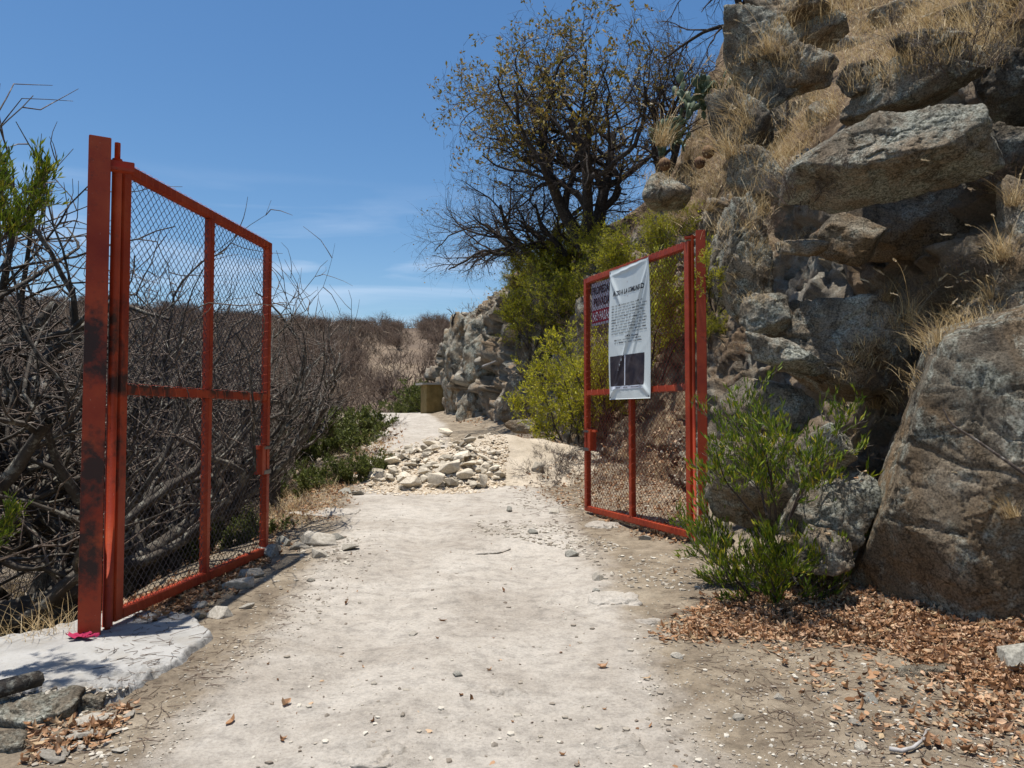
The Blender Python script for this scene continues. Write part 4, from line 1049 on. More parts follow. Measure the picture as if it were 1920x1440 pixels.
# the leafy oak on the crest and its neighbours
OAK = [dict(wig=.1, up=.4), dict(n=6, len=.95, ang=50, wig=.26, up=.35, r=.68, t0=.3), dict(n=5, len=.68, ang=46, wig=.3, up=.2, r=.6, t0=.2),
       dict(n=5, len=.6, ang=50, wig=.34, up=.1, r=.6, t0=.15), dict(n=4, len=.6, ang=50, wig=.4, up=.1, r=.6, t0=.15), dict(n=3, len=.5, ang=50, wig=.3, up=.1, r=.7, t0=.15, min=.0055)]
tb = P(1095, 440, 23.5)
oak = make_tree('oak_tree', 305, OAK, .26, 3.6, (M_BARKD, M_TWIGD), dict(n=4, l=.12, w=.06, mat=M_OAK, p=.55, zmin=2.0, spread=.9, back=.2), split=2, n0=3, base_spread=.5, lean=(-.27, 0), crown=(-1.1, 0, 3.7, 4.0, 3.3))
put(oak, tb.x+.15, 23.5, tb.z-.25, (P(1000, 12, 23.5).z-tb.z+.25)/7.1, .6, 'large spreading oak with dark trunks and sparse brown-green leaves on the crest', 'tree')
BARE2 = [dict(wig=.16, up=.2), dict(n=6, len=.9, ang=55, wig=.26, up=.1, r=.6, t0=.2), dict(n=6, len=.62, ang=48, wig=.3, up=.05, r=.55, t0=.2), dict(n=5, len=.6, ang=50, wig=.3, up=.05, r=.6, t0=.15), dict(n=5, len=.55, ang=48, wig=.3, up=.05, r=.65, t0=.15)]
low = make_tree('bare_tree', 321, BARE2, .14, 2.3, (M_BARKD, M_TWIGD), dict(n=1, l=.06, w=.04, mat=M_OAK, p=.25, spread=.9), split=1, n0=3, base_spread=.7, lean=(-.6, 0), sides=(6, 5, 4, 3, 3, 3))
tb = P(1010, 478, 26); put(low, tb.x, 26, tb.z-.2, 1.15, .3, 'low bare tree leaning left below the oak on the crest', 'tree')
tb = P(1065, 462, 24.8); put(low, tb.x, 24.8, tb.z-.2, .95, 2.9-2.6, 'bare multi-stemmed tree directly left of the oak trunks', 'tree')
up_ = make_tree('bare_tree', 333, BARE2, .15, 2.6, (M_BARKD, M_TWIGD), split=1, n0=3, base_spread=.5, lean=(-.35, -.1))
tb = P(1440, -40, 17); put(up_, tb.x, 17, tb.z-1.4, 1.0, .2, 'bare dark tree behind the crag at the top of the hill', 'tree')
tb = P(1240, 300, 21); put(up_, tb.x, 21, tb.z-.4, .85, 1.4, 'bare twiggy tree between the oak and the prickly pear', 'tree')
tb = P(856, 612, 36); dead = make_tree('dead_tree', 341, [dict(wig=.3, up=.1), dict(n=5, len=.6, ang=55, wig=.4, up=.1, r=.6), dict(n=3, len=.5, ang=50, wig=.4, up=0, r=.6)], .09, 1.0, (M_BARKD, M_TWIGD), split=1, n0=2, base_spread=.3)
put(dead, tb.x, 36, tb.z-.15, 1.0, 0, 'small gnarled dead tree on top of the far cliff', 'tree')

# ------------------------------------------------------------------ shrubs
HOP = [dict(wig=.12, up=.4, tap=.4), dict(n=7, len=.55, ang=34, wig=.14, up=.5, r=.6, t0=.25), dict(n=5, len=.5, ang=34, wig=.16, up=.5, r=.6, t0=.2), dict(n=3, len=.5, ang=32, wig=.15, up=.5, r=.7, t0=.3)]
def hop(seed, mat, n0, tl, tr=.014, spread=.75, leaf=None, lean=(0, 0), spec=None, name='green_bush'):
    lf = dict(n=13, l=.07, w=.014, mat=mat, spread=.42, up=.55, back=.16, jit=.008)
    if leaf: lf.update(leaf)
    return make_tree(name, seed, spec or HOP, tr, tl, (M_TWIGD, M_TWIG), lf, split=0, n0=n0, base_spread=spread, lean=lean, seglen=.08, sides=(5, 4, 3, 3, 3, 3))
b0 = cast(1465, 1112)[0]
fg = hop(401, M_LEAFG, 11, .74, spread=.72, lean=(-.28, .05), leaf=dict(n=7, l=.075, w=.015, up=.9, p=.75))
put(fg, b0.x-.05, b0.y, b0.z, 1.05, 0, 'green narrow-leaved bush growing at the foot of the rocks right of the gate post', 'bush')
fg2 = hop(417, M_LEAFG, 7, .82, tr=.012, spread=.62, lean=(-.1, .0), leaf=dict(n=7, l=.075, w=.015, up=.9, p=.75))
c_ = P(1470, 900, 6.15); put(fg2, c_.x-.12, c_.y-.1, c_.z-.15, .95, 1.2, 'upper green bush rooted among the rocks in front of the grey block', 'bush')
b0 = cast(1345, 1155)[0]
sp_ = hop(431, M_LEAFG, 2, .1, tr=.003, spread=.3, spec=HOP[:2], name='seedling', leaf=dict(n=4, l=.07)); put(sp_, b0.x, b0.y, b0.z, .8, 0, 'tiny green seedling in the leaf litter left of the bush', 'seedling')
YSP = [dict(wig=.14, up=.35, tap=.4), dict(n=7, len=.55, ang=38, wig=.16, up=.4, r=.6, t0=.2), dict(n=6, len=.5, ang=38, wig=.18, up=.4, r=.6, t0=.15), dict(n=5, len=.5, ang=36, wig=.18, up=.4, r=.7, t0=.2), dict(n=3, len=.5, ang=36, wig=.18, up=.4, r=.7, t0=.3)]
YB_ = [hop(441+i, M_LEAFY, 8, 1.7, tr=.022, spread=.62, spec=YSP, leaf=dict(n=5, l=.08, w=.022, spread=.7, p=.6), name='yellow_green_bush') for i in range(2)]
for i, (px, py, s, lab) in enumerate([(1085, 835, 1.75, 'tall yellow-green bush left of the right gate leaf, rooted beside the sand heap'), (1040, 700, 1.2, 'yellow-green bush hanging on the slope above the sand heap'), (1150, 800, 1.7, 'yellow-green bush filling the left half of the right gate'),
        (1235, 690, 1.6, 'yellow-green bush seen between banner and right gate post'), (1180, 540, 1.15, 'yellow-green bush rising above the top rail of the right gate'), (1130, 495, .95, 'small bright bush on the slope above the private property sign'),
        (1020, 545, 1.3, 'low bright green bush on the upper slope left of the gate'), (975, 560, 1.2, 'leftmost bright bush on the upper slope'), (1000, 640, 1.5, 'yellow-green bush overhanging the dark recess of the far cliff'), (1075, 600, 1.3, 'yellow-green bush on the mid slope left of the private property sign'), (1055, 520, 1.3, 'yellow-green bush on the crest below the oak'), (1250, 480, .8, 'bright bush behind the top corner of the right gate'), (1345, 560, .45, 'small green sprig on the rock right of the right gate post'), (1330, 640, .4, 'lower green sprig beside the right gate post')]):
    h, n = cast(px, py)
    if h is not None: put(YB_[i % 2], h.x, h.y, h.z-.1, s*.68, i*1.3, lab, 'bush', tilt=(0, -.25))
OB = hop(461, M_LEAFO, 10, .8, tr=.02, spread=.8, leaf=dict(n=9, l=.08, w=.03, spread=1.), name='olive_bush')
for i, (px, Y, s, lab) in enumerate([(650, 24, 1.5, 'round olive-green bush at the left bend of the track'), (600, 19, 1.3, 'olive bush under the pale bare limbs left of the track'), (672, 14.2, .75, 'small olive shrub at the left edge of the rubble heap'), (812, 46, 2.3, 'olive-green tree-like bush behind the hut'), (770, 52, 1.6, 'green bush left of the hut beyond the track'),
        (690, 58, 1.4, 'olive bush at the far side of the bend'), (540, 13.5, .9, 'olive undergrowth bush beside the black stump behind the left gate'), (415, 9.5, .7, 'olive shrub seen through the right half of the left gate')]):
    x = (px-960)/F*Y; put(OB, x, Y, float(gz(x, Y))-.1, s, i*1.1, lab, 'bush')
edge_ = hop(471, M_LEAFG, 6, .7, tr=.009, spread=.5, lean=(.55, 0), leaf=dict(n=6, l=.085, w=.016, up=.9), name='leafy_branch')
c_ = P(-60, 440, 4.4); put(edge_, c_.x, c_.y, c_.z, .72, 0, 'green leafy branch reaching in at the left edge against the sky', 'branch')
c_ = P(-90, 1060, 4.3); put(edge_, c_.x, c_.y, c_.z, .5, .4, 'green twig poking in low at the left edge above the concrete', 'branch')
# twiggy dry shrubs
TW = [make_tree('dry_shrub', 480+i, [dict(wig=.15, up=.3), dict(n=6, len=.65, ang=38, wig=.2, up=.3, r=.6, t0=.15), dict(n=5, len=.6, ang=40, wig=.22, up=.2, r=.7, t0=.2), dict(n=3, len=.5, ang=40, wig=.2, up=.1, r=.8)], .009, .5, (M_TWIGB, M_TWIGB if i else M_TWIG), split=0, n0=9, base_spread=.9, seglen=.12, sides=(4, 3, 3, 3)) for i in range(3)]
rr_ = random.Random(9)
def shr(px, py, s, lab, grp=None):
    h, n = cast(px, py)
    if h is not None: put(TW[rr_.randrange(3)], h.x, h.y, h.z-.05, s, rr_.uniform(0, 6), lab, 'shrub', grp)
for px, py, s in [(1050, 470, 1.4), (985, 510, 1.8), (1110, 450, 1.5), (930, 545, 2.2), (1000, 600, 1.6), (960, 580, 1.8), (1180, 420, 1.3), (1150, 470, 1.2), (890, 575, 2.0), (1220, 440, 1.), (1060, 560, 1.4), (905, 590, 1.8), (1080, 610, 1.2), (1230, 400, 1.2), (1160, 385, 1.3), (1200, 350, 1.2)]:
    shr(px, py, s*.7, 'brown twiggy shrub on the upper slope left of the gate', 'twiggy shrubs on the upper slope')
for px, py, s in [(1040, 860, .9), (1020, 885, .8), (1070, 870, 1.0), (1060, 900, .7)]:
    shr(px, py, s, 'dead grey shrub at the right foot of the sand heap', 'dead shrubs beside the sand heap')
for px, py, s in [(700, 830, .9), (670, 860, .8), (640, 890, .9), (655, 900, .7), (690, 800, 1.2), (610, 900, .9), (575, 920, .8), (535, 960, .7), (720, 800, 1.3)]:
    shr(px, py, s, 'dry twiggy shrub along the left edge of the track', 'dry shrubs along the left edge of the track')
for px, py, s in [(1660, 700, .45), (1720, 640, .5), (1590, 300, .3), (1500, 350, .6), (1420, 420, .5), (1700, 60, .9), (1600, 90, .7), (1800, 110, .8), (1250, 900, .8), (1200, 880, .8), (1230, 840, .9), (1150, 900, .6), (1850, 500, .5), (1870, 330, .5)]:
    shr(px, py, s, 'tangled dry shrub on the rocky slope right of the track', 'tangled dry shrubs on the rocky slope')

# ------------------------------------------------------------------ grass
def blades(bases, ups, L, w, seed, droop=.8, seg=5, spread=.6):
    r = np.random.default_rng(seed); N_ = len(bases); bases = np.asarray(bases)
    az = r.uniform(0, 2*np.pi, N_); hd = np.stack([np.cos(az), np.sin(az), np.zeros(N_)], -1)
    up = np.asarray(ups)+hd*np.abs(r.normal(size=(N_, 1)))*spread; up /= np.linalg.norm(up, axis=1, keepdims=True)
    L = L*r.uniform(.5, 1.2, (N_, 1)); dr = droop*r.uniform(.3, 1.2, (N_, 1))
    side = np.cross(up, hd+1e-3); side /= np.linalg.norm(side, axis=1, keepdims=True)+1e-9
    rows = []
    for k in range(seg+1):
        t_ = k/seg; c_ = bases+up*L*t_+hd*L*dr*t_*t_*.45-np.array([0, 0, 1])*L*dr*t_**2.4*.4
        ww = w*(1-t_*.85); rows += [c_-side*ww, c_+side*ww]
    V_ = np.stack(rows, 1).reshape(-1, 3); i = np.arange(N_)[:, None, None]*(2*(seg+1)); q_ = np.arange(seg)[None, :, None]*2
    F_ = (i+q_+np.array([0, 1, 3, 2])[None, None]).reshape(-1, 4)
    tips = rows[-1]; return V_, F_, np.repeat(r.beta(2, 2, N_), 2*(seg+1)), c_, c_-rows[-5]
def make_tuft(seed, n, L, w, heads=0, HL=2.1):
    r = np.random.default_rng(seed); b_ = r.normal(size=(n, 3))*[.05, .05, 0]; u_ = np.tile([0, 0, 1.], (n, 1))
    V_, F_, ti, _, _ = blades(b_, u_, L, w, seed, .9, 5, .55)
    root = bpy.data.objects.new('grass_tuft', None); COL.objects.link(root); root.empty_display_size = .1
    ch = [mk('blades', V_, F_, M_STRAW, root, smooth=False, tint=ti)]
    if heads:
        b_ = r.normal(size=(heads, 3))*[.03, .03, 0]; u_ = np.tile([0, 0, 1.], (heads, 1))
        V_, F_, ti, tip, td = blades(b_, u_, L*HL, w*1.3, seed+1, .8, 8, .5)
        ch.append(mk('stalks', V_, F_, M_STRAW, root, smooth=False, tint=ti))
        td = td/np.linalg.norm(td, axis=1, keepdims=True); n_ = 34
        tp = np.repeat(tip, n_, 0); dd = np.repeat(td, n_, 0); s_ = np.tile(np.linspace(-.32, .1, n_), heads)[:, None]*L*.45
        tp = tp+dd*s_ - np.array([0, 0, 1])*np.abs(s_)*0.0
        V_, F_, ti = leaves_np(tp, dd*1.6, L*.085, L*.018, r, .35, seed)
        ch.append(mk('seed_heads', V_, F_, M_SEED, root, smooth=False, tint=ti))
    kids(root, *ch); return root
TU = [make_tuft(500+i, 110, .42, .0026, heads=[5, 8, 3][i]) for i in range(3)]
GL = 'golden dry grass tuft with drooping seed heads on the rocky slope'
spots = [(1700, 600, .9, 'tall straw tuft growing on the rock shelf left of the great boulder'), (1665, 560, .75, 'straw tuft with pale seed heads in front of the shaded hollow'), (1760, 640, .7, 'bushy dry tuft against the left edge of the cap rock'),
   (1440, 100, 1.1, 'grass tuft with upright plumes beside the lichened crag'), (1500, 180, 1.2, 'dense golden grass tuft left of the mossy boulder'), (1400, 230, 1.2, 'grass tuft spilling over the rock below the crag'), (1560, 210, 1.0, 'orange-gold tuft at the left end of the mossy boulder'),
   (1290, 300, 1.7, 'large pale grass tuft above the barrel cacti'), (1320, 260, 1.7, 'wispy pale grass tuft below the prickly pear'), (1300, 400, 1.3, 'bright straw tuft above the right gate post'), (1340, 370, 1.2, 'straw tuft leaning over the pillar of grey rock'), (1270, 430, 1.1, 'straw tuft right above the top rail of the right gate'),
   (1880, 480, .8, 'wiry tuft with long stalks at the right edge below the dark corner'), (1900, 380, .7, 'pale plume tuft at the right edge beside the slab'), (1820, 70, 1.1, 'shaggy dry tuft near the upper right corner'), (1740, 50, 1.2, 'shaggy dry tuft on top of the slope, right of the centre of the cliff'),
   (1620, 60, 1.2, 'dry tuft with long arching stalks at the top of the cliff'), (1560, 20, 1.2, 'dry tuft at the top edge of the picture'), (1640, 760, .6, 'withered tuft hanging in the gully beside the great boulder'), (1610, 830, .6, 'withered tuft low in the gully beside the great boulder'),
   (1900, 960, .5, 'sparse wiry stalks in front of the great boulder at the right edge'), (1500, 1010, .4, 'small dry tuft in leaves right of the bush stems'), (1240, 270, 1.5, 'pale tuft on the crest left of the prickly pear'), (1380, 160, 1.0, 'tuft with upright plumes at the foot of the crag'),
   (1480, 290, .9, 'drooping grass tuft over the dark edge left of the slab'), (1430, 390, .8, 'fuzzy dead tuft hanging at the left of the hollow'), (1370, 290, 1.1, 'grass tuft with long pale blades right of the rounded boulder'), (1860, 560, .6, 'straw tuft on the slope above the cap rock')]
for i, (px, py, s, lab) in enumerate(spots):
    h, n = cast(px, py)
    if h is None: h, n = P(px, py, 11.5), Vector((-.4, -.4, .8))
    v = (ORI-h).normalized(); put(TU[i % 3], h.x+v.x*.05, h.y+v.y*.05, h.z-.03, s, i*2.1, lab, 'grass tuft', tilt=(n.y*-.3, n.x*.5))
for i in range(46):
    px, py = pick([(1230, 300), (1350, 150), (1500, -20), (1900, -20), (1920, 130), (1780, 100), (1600, 160), (1500, 280), (1440, 400), (1350, 440), (1240, 440)])
    h, n = cast(px, py, [h_bvh])
    if h is not None: put(TU[i % 3], h.x, h.y, h.z-.03, R.uniform(.7, 1.5), i*1.7, 'pale dry grass tuft among many on the steep upper slope', 'grass tuft', 'grass tufts covering the steep upper slope', tilt=(n.y*-.3, n.x*.5))
# dry grass cover: stuff
bs, us, Ls = [], [], []
def sow(region, n, L, clump=14, r_=.12, only=None, maxd=60):
    i = 0
    for _ in range(n):
        px, py = pick(region); h, nn = cast(px, py, only)
        if h is None or h.y > maxd or nn.z < .22: continue
        rs = r_*max(1, h.y/8)
        b_ = np.array(h)+R.normal(size=(clump, 3))*[rs, rs, .3*rs]-[0, 0, .02]; bs.append(b_); us.append(np.tile(np.array([nn.x*.5, nn.y*.5, 1.]), (clump, 1))); Ls.append(np.full(clump, L*max(1, h.y/14)*R.uniform(.6, 1.3)))
HB = [h_bvh]
sow([(1200, 330), (1350, 180), (1500, -30), (1900, -30), (1920, 150), (1780, 120), (1600, 180), (1500, 300), (1430, 420), (1340, 440), (1230, 450)], 2000, .27, 20, .1)
sow([(1640, 560), (1760, 520), (1880, 440), (1920, 560), (1760, 640), (1690, 780), (1600, 860), (1580, 700)], 420, .16, 16, .07)
sow([(1340, 440), (1500, 300), (1560, 380), (1440, 560), (1350, 700)], 160, .16, 14, .06)
sow([(860, 590), (960, 500), (1090, 430), (1220, 420), (1330, 480), (1300, 700), (1200, 640), (1060, 640), (960, 620)], 450, .16, 12, .1)
sow([(1090, 780), (1290, 740), (1300, 1000), (1100, 930)], 160, .14, 10, .08)
sow([(520, 930), (700, 830), (745, 790), (700, 850), (560, 990), (500, 1000)], 260, .2, 12, .12)
sow([(0, 1090), (140, 1130), (120, 1180), (0, 1200)], 120, .3, 14, .1)
bs = np.concatenate(bs); us = np.concatenate(us); Ls = np.concatenate(Ls)[:, None]
dcam = np.linalg.norm(bs, axis=1)
Vg, Fg, tg_, _, _ = blades(bs, us, Ls, (.0022*np.maximum(1, dcam/9))[:, None], 71, .9, 3, .7)
tag(mk('dry_grass', Vg, Fg, M_STRAW, smooth=False, tint=tg_), 'straw-coloured dry grass covering the slope', 'grass', kind='stuff')
print('grass', len(Fg))

# ------------------------------------------------------------------ leaf litter
lp, ln_ = [], []
def litter(region, n, maxd=60, clump=6, r_=.08):
    for _ in range(n):
        px, py = pick(region); h, nn = cast(px, py)
        if h is None or h.y > maxd or nn.z < .35 or (HIT[0] > 1 and nn.z < .72): continue
        for k in range(1 if HIT[0] > 1 else clump):
            q_ = R.normal(size=2)*r_*max(1, h.y/7)*(1 if clump > 1 and HIT[0] < 2 else 0); z = nn.z if nn.z > .3 else .3
            lp.append((h.x+q_[0], h.y+q_[1], h.z-(nn.x*q_[0]+nn.y*q_[1])/z+(R.uniform(.0, .03) if clump > 1 else .002))); ln_.append(tuple(nn))
litter([(1240, 1200), (1330, 1130), (1480, 1090), (1620, 1080), (1640, 1150), (1920, 1060), (1920, 1300), (1760, 1260), (1640, 1210), (1420, 1200)], 2500, r_=.09)
litter([(1330, 1170), (1920, 1230), (1920, 1440), (1700, 1440)], 150, r_=.07, clump=6)
litter([(1700, 1230), (1920, 1200), (1920, 1400), (1800, 1340)], 110, r_=.07, clump=7)
litter([(1560, 880), (1660, 850), (1640, 1100), (1540, 1080)], 260, r_=.05)
litter([(1100, 960), (1300, 1000), (1300, 1020), (1200, 1015)], 120, r_=.05)
litter([(1090, 860), (1290, 780), (1290, 990), (1100, 940)], 700, r_=.08)
litter([(980, 880), (1090, 850), (1100, 960), (1000, 930)], 160, r_=.09)
litter([(215, 1140), (500, 1030), (520, 900), (640, 890), (560, 960), (500, 1050), (370, 1140), (280, 1170)], 1100, r_=.09)
litter([(220, 1000), (480, 900), (490, 1000), (220, 1130)], 500, r_=.12)
litter([(60, 1365), (160, 1345), (250, 1320), (200, 1400), (60, 1440)], 90, r_=.035, clump=5)
litter([(560, 960), (700, 830), (740, 800), (720, 840), (600, 980)], 300, r_=.1)
litter([(840, 790), (1040, 780), (1090, 850), (960, 800)], 220, r_=.1)
litter([(1650, 560), (1900, 480), (1740, 640)], 120, r_=.05)
litter([(900, 580), (1090, 470), (1300, 440), (1290, 600), (1100, 650), (960, 640)], 500, r_=.1)
litter([(600, 1000), (1300, 1020), (1400, 1440), (300, 1440)], 70, r_=.3, clump=1)
lp = np.array(lp); ln_ = np.array(ln_); N_ = len(lp); r = np.random.default_rng(77)
D = r.normal(size=(N_, 3)); D -= (D*ln_).sum(1, keepdims=True)*ln_*.8; D /= np.linalg.norm(D, axis=1, keepdims=True)
S_ = np.cross(ln_, D)+r.normal(size=(N_, 3))*.25; S_ /= np.linalg.norm(S_, axis=1, keepdims=True); U = np.cross(D, S_)
dsc = np.maximum(1, np.linalg.norm(lp, axis=1)/11)[:, None]
L_ = np.exp(r.uniform(math.log(.013), math.log(.078), (N_, 1)))*dsc; W_ = L_*r.uniform(.28, .6, (N_, 1)); cu = r.uniform(-.5, .9, (N_, 1))
rows = [lp-D*L_*.5+U*L_*cu*.5, lp-D*L_*.15-S_*W_*.5+U*L_*cu*.35, lp+D*L_*.25-S_*W_*.38+U*L_*cu*.4, lp+D*L_*.5+U*L_*cu, lp+D*L_*.25+S_*W_*.38+U*L_*cu*.4, lp-D*L_*.15+S_*W_*.5+U*L_*cu*.35, lp-D*L_*.15, lp+D*L_*.25]
V_ = np.stack(rows, 1).reshape(-1, 3); i = np.arange(N_)[:, None]*8
T_ = np.concatenate([i+np.array([[0, 1, 6]]), i+np.array([[0, 6, 5]]), i+np.array([[3, 7, 2]]), i+np.array([[3, 4, 7]])]); Q_ = np.concatenate([i+np.array([[1, 2, 7, 6]]), i+np.array([[6, 7, 4, 5]])])
tag(mk('leaf_litter', V_, [T_, Q_], M_LITTER, smooth=False, tint=np.repeat(r.beta(1.6, 1.6, N_), 8)), 'dry curled brown leaves lying on the ground', 'leaf litter', kind='stuff')
print('litter', N_)

# ------------------------------------------------------------------ stones and gravel by the track
def st(px, py, w, label, mat=M_STONE, group=None, k=None, sink=.3, name='stone', flat=None):
    h, n = cast(px, py)
    if h is None: return
    o = stone(h, n, w/2*h.y/F*1.5, mat, label, group, k=k, sink=sink, name=name)
    if flat: o.scale.z = o.scale.x*flat; o.rotation_euler[0] *= .3; o.rotation_euler[1] *= .3
    return o
for a_ in [(503, 1042, 44, 'upright grey stone propping the free end of the left gate', M_GREY), (530, 1022, 36, 'dark round stone just right of the free end of the left gate', M_GREY), (447, 1103, 48, 'flat stone in the shadow under the left gate', M_STONE), (470, 1082, 40, 'thin flat stone lower left of the upright stone', M_STONE),
      (415, 1156, 42, 'flat white stone right of the tip of the concrete', M_STONE), (372, 1160, 26, 'small stone touching the far rim of the concrete', M_GREY), (378, 1138, 26, 'small wedge stone under the bottom rail of the left gate', M_STONE), (462, 1141, 24, 'little white stone beyond the tip of the concrete', M_STONE),
      (598, 1022, 60, 'wide pale flat rock set in the track beyond the left gate', M_STONE), (632, 1010, 26, 'brown lump on the pale flat rock', M_GREY), (562, 1030, 34, 'pale stone right of the dark round stone', M_STONE), (600, 1045, 34, 'pale stone in front of the wide flat rock', M_STONE), (655, 1030, 30, 'stone at the right end of the stony patch beyond the left gate', M_STONE),
      (583, 1089, 16, 'single white pebble on the left of the track', M_STONE), (1121, 1086, 24, 'round pale stone standing alone on the right of the track', M_STONE), (1117, 1109, 16, 'little dark stone below the round pale one', M_GREY), (858, 1266, 18, 'small dark stone in the middle of the track', M_GREY), (775, 1190, 14, 'tiny reddish stone left of the middle of the track', M_STONE),
      (1603, 1358, 24, 'white angular stone low at the right', M_STONE), (1614, 1404, 26, 'pinkish oval stone left of the curved stick', M_STONE), (1632, 1313, 30, 'grey pointed stone left of the leaf litter', M_GREY), (1905, 1240, 70, 'grey rock cut by the right edge of the picture', M_GREY),
      (1460, 1310, 18, 'small bluish stone right of the track', M_STONE), (1384, 1348, 20, 'bluish stone at the rim of the bright track', M_STONE), (1268, 1232, 22, 'pale stone below the litter of the bush', M_STONE), (1000, 1000, 22, 'grey stone in the rubble strip across the track', M_GREY), (1210, 1012, 20, 'dark stone in front of the bottom rail of the right gate', M_GREY),
      (1075, 1043, 24, 'flat grey stone in front of the right gate', M_GREY), (955, 958, 18, 'dark lump of earth at the left of the twig patch', M_GREY), (1040, 962, 20, 'pale stone left of the corner of the right gate', M_STONE), (648, 924, 20, 'dark stone at the left foot of the rubble heap', M_GREY), (672, 928, 22, 'pale stone at the left foot of the rubble heap', M_STONE), (1008, 880, 26, 'pale broken block right of the sand heap', M_RUB)]:
    st(a_[0], a_[1], a_[2], a_[3], a_[4])
for px, py, w, lab, mt in [(60, 1345, 150, 'big grey-green boulder under the front edge of the concrete', M_ROCKL), (150, 1318, 80, 'rough boulder at the corner of the concrete', M_ROCK), (12, 1405, 80, 'grey rock at the lower left corner', M_ROCKL), (1750, 1262, 120, 'half buried crumbly grey rock in the litter at the lower right', M_ROCK)]:
    h, n = cast(px, py); s_ = w/2*h.y/F
    Q, F_ = rock_shape(600+px, (s_*1.1, s_*.75, s_*(.55 if px < 999 else .34)), 5, nplanes=8); o = mk('boulder', Q, F_, mt); o.location = h+Vector((0, .02, -s_*.12)); tag(o, lab, 'boulder')
for px, py, w, lab in [(170, 1355, 60, 'flat pale stone under the corner boulder'), (155, 1380, 54, 'long flat stone in the leaves at the lower left'), (205, 1375, 34, 'wedge stone right of the long flat one'), (112, 1385, 26, 'small dark upright stone in the leaves'), (85, 1390, 30, 'pale stone left of the dark upright one'), (118, 1412, 40, 'white flat stone near the lower left corner'),
       (95, 1425, 60, 'broad flat stone at the bottom edge'), (150, 1402, 34, 'stone between the flat ones at the lower left'), (215, 1350, 26, 'little stone nearest the concrete'), (240, 1345, 36, 'low pale rock right of the leaves at the lower left'), (225, 1408, 26, 'pale stone on the rim of the track at the lower left'), (185, 1418, 16, 'tiny pale stone at the bottom left of the track'), (72, 1362, 26, 'small stone below the grey-green boulder')]:
    st(px, py, w, lab, M_STONE, flat=.35)
gp_, gs_ = [], []
def grav(region, n, s0, s1, maxd=40):
    for _ in range(n):
        px, py = pick(region); h, nn = cast(px, py)
        if h is None or h.y > maxd: continue
        gp_.append(h+Vector((0, 0, .002))); gs_.append(math.exp(R.uniform(math.log(s0), math.log(s1))))
grav([(900, 975), (1040, 975), (1180, 1030), (1100, 1040), (960, 1010), (880, 1000)], 500, .007, .035)
grav([(1090, 1040), (1330, 1040), (1320, 1110), (1150, 1100)], 300, .006, .03)
grav([(560, 1000), (680, 1010), (660, 1060), (560, 1050)], 260, .006, .035)
grav([(1180, 1100), (1330, 1160), (1640, 1250), (1920, 1340), (1920, 1440), (1280, 1440), (1180, 1250)], 1500, .003, .013)
grav([(1180, 1100), (1330, 1160), (1640, 1250), (1920, 1340), (1920, 1440), (1280, 1440), (1180, 1250)], 120, .01, .022)
grav([(400, 1190), (620, 1060), (700, 1060), (500, 1240), (300, 1440), (180, 1440), (330, 1270)], 500, .003, .011)
grav([(500, 1100), (760, 930), (960, 930), (1200, 1100), (1300, 1440), (500, 1440)], 420, .0025, .011)
grav([(980, 900), (1090, 880), (1100, 980), (960, 950)], 300, .008, .03)
grav([(1100, 850), (1290, 800), (1290, 1000), (1100, 950)], 300, .01, .04)
grav([(0, 1285), (130, 1290), (250, 1290), (150, 1330), (0, 1320)], 260, .006, .022)
grav([(500, 1080), (640, 1000), (760, 940), (700, 1060), (560, 1200), (420, 1260)], 260, .006, .02)
grav([(500, 1060), (760, 930), (960, 930), (1200, 1100), (1300, 1440), (400, 1440)], 160, .01, .026)
grav([(80, 1340), (260, 1320), (240, 1440), (60, 1440)], 200, .004, .02)
grav([(520, 960), (700, 880), (700, 920), (560, 1000)], 200, .008, .03)
tag(stones_stuff('gravel', gp_, gs_, M_GRAV), 'loose grey gravel scattered over the track', 'gravel', kind='stuff')
# small twigs and bark crumbs
tw_ = []
for reg, n in (([(1200, 1130), (1480, 1080), (1920, 1060), (1920, 1440), (1500, 1440), (1300, 1250)], 900), ([(200, 1150), (500, 1030), (620, 1000), (560, 1150), (380, 1300), (260, 1400), (120, 1440), (150, 1330)], 500), ([(480, 950), (700, 830), (720, 860), (560, 1000)], 260), ([(940, 890), (1100, 860), (1290, 990), (1100, 1010), (960, 960)], 420), ([(1560, 860), (1680, 560), (1760, 620), (1640, 1080)], 150)):
    for _ in range(n):
        px, py = pick(reg); h, nn = cast(px, py)
        if h is None or h.y > 25 or nn.z < .45: continue
        a = R.uniform(0, 6.28); L = R.uniform(.03, .14)*max(1, h.y/9); d_ = np.array([math.cos(a), math.sin(a), R.uniform(-.05, .15)]); p0 = np.array(h)+[0, 0, .004]; s_ = np.array([-d_[1], d_[0], 0])*L*R.uniform(-.15, .15)
        tw_.append((np.array([p0, p0+d_*L*.5+s_, p0+d_*L]), np.array([.0022, .0018, .001])*max(1, h.y/8)))
Vt, Ft = tube(tw_, 3); tag(mk('twig_litter', Vt, Ft, M_TWIGB), 'small dry twigs and bark crumbs strewn on the soil', 'twigs', kind='stuff')
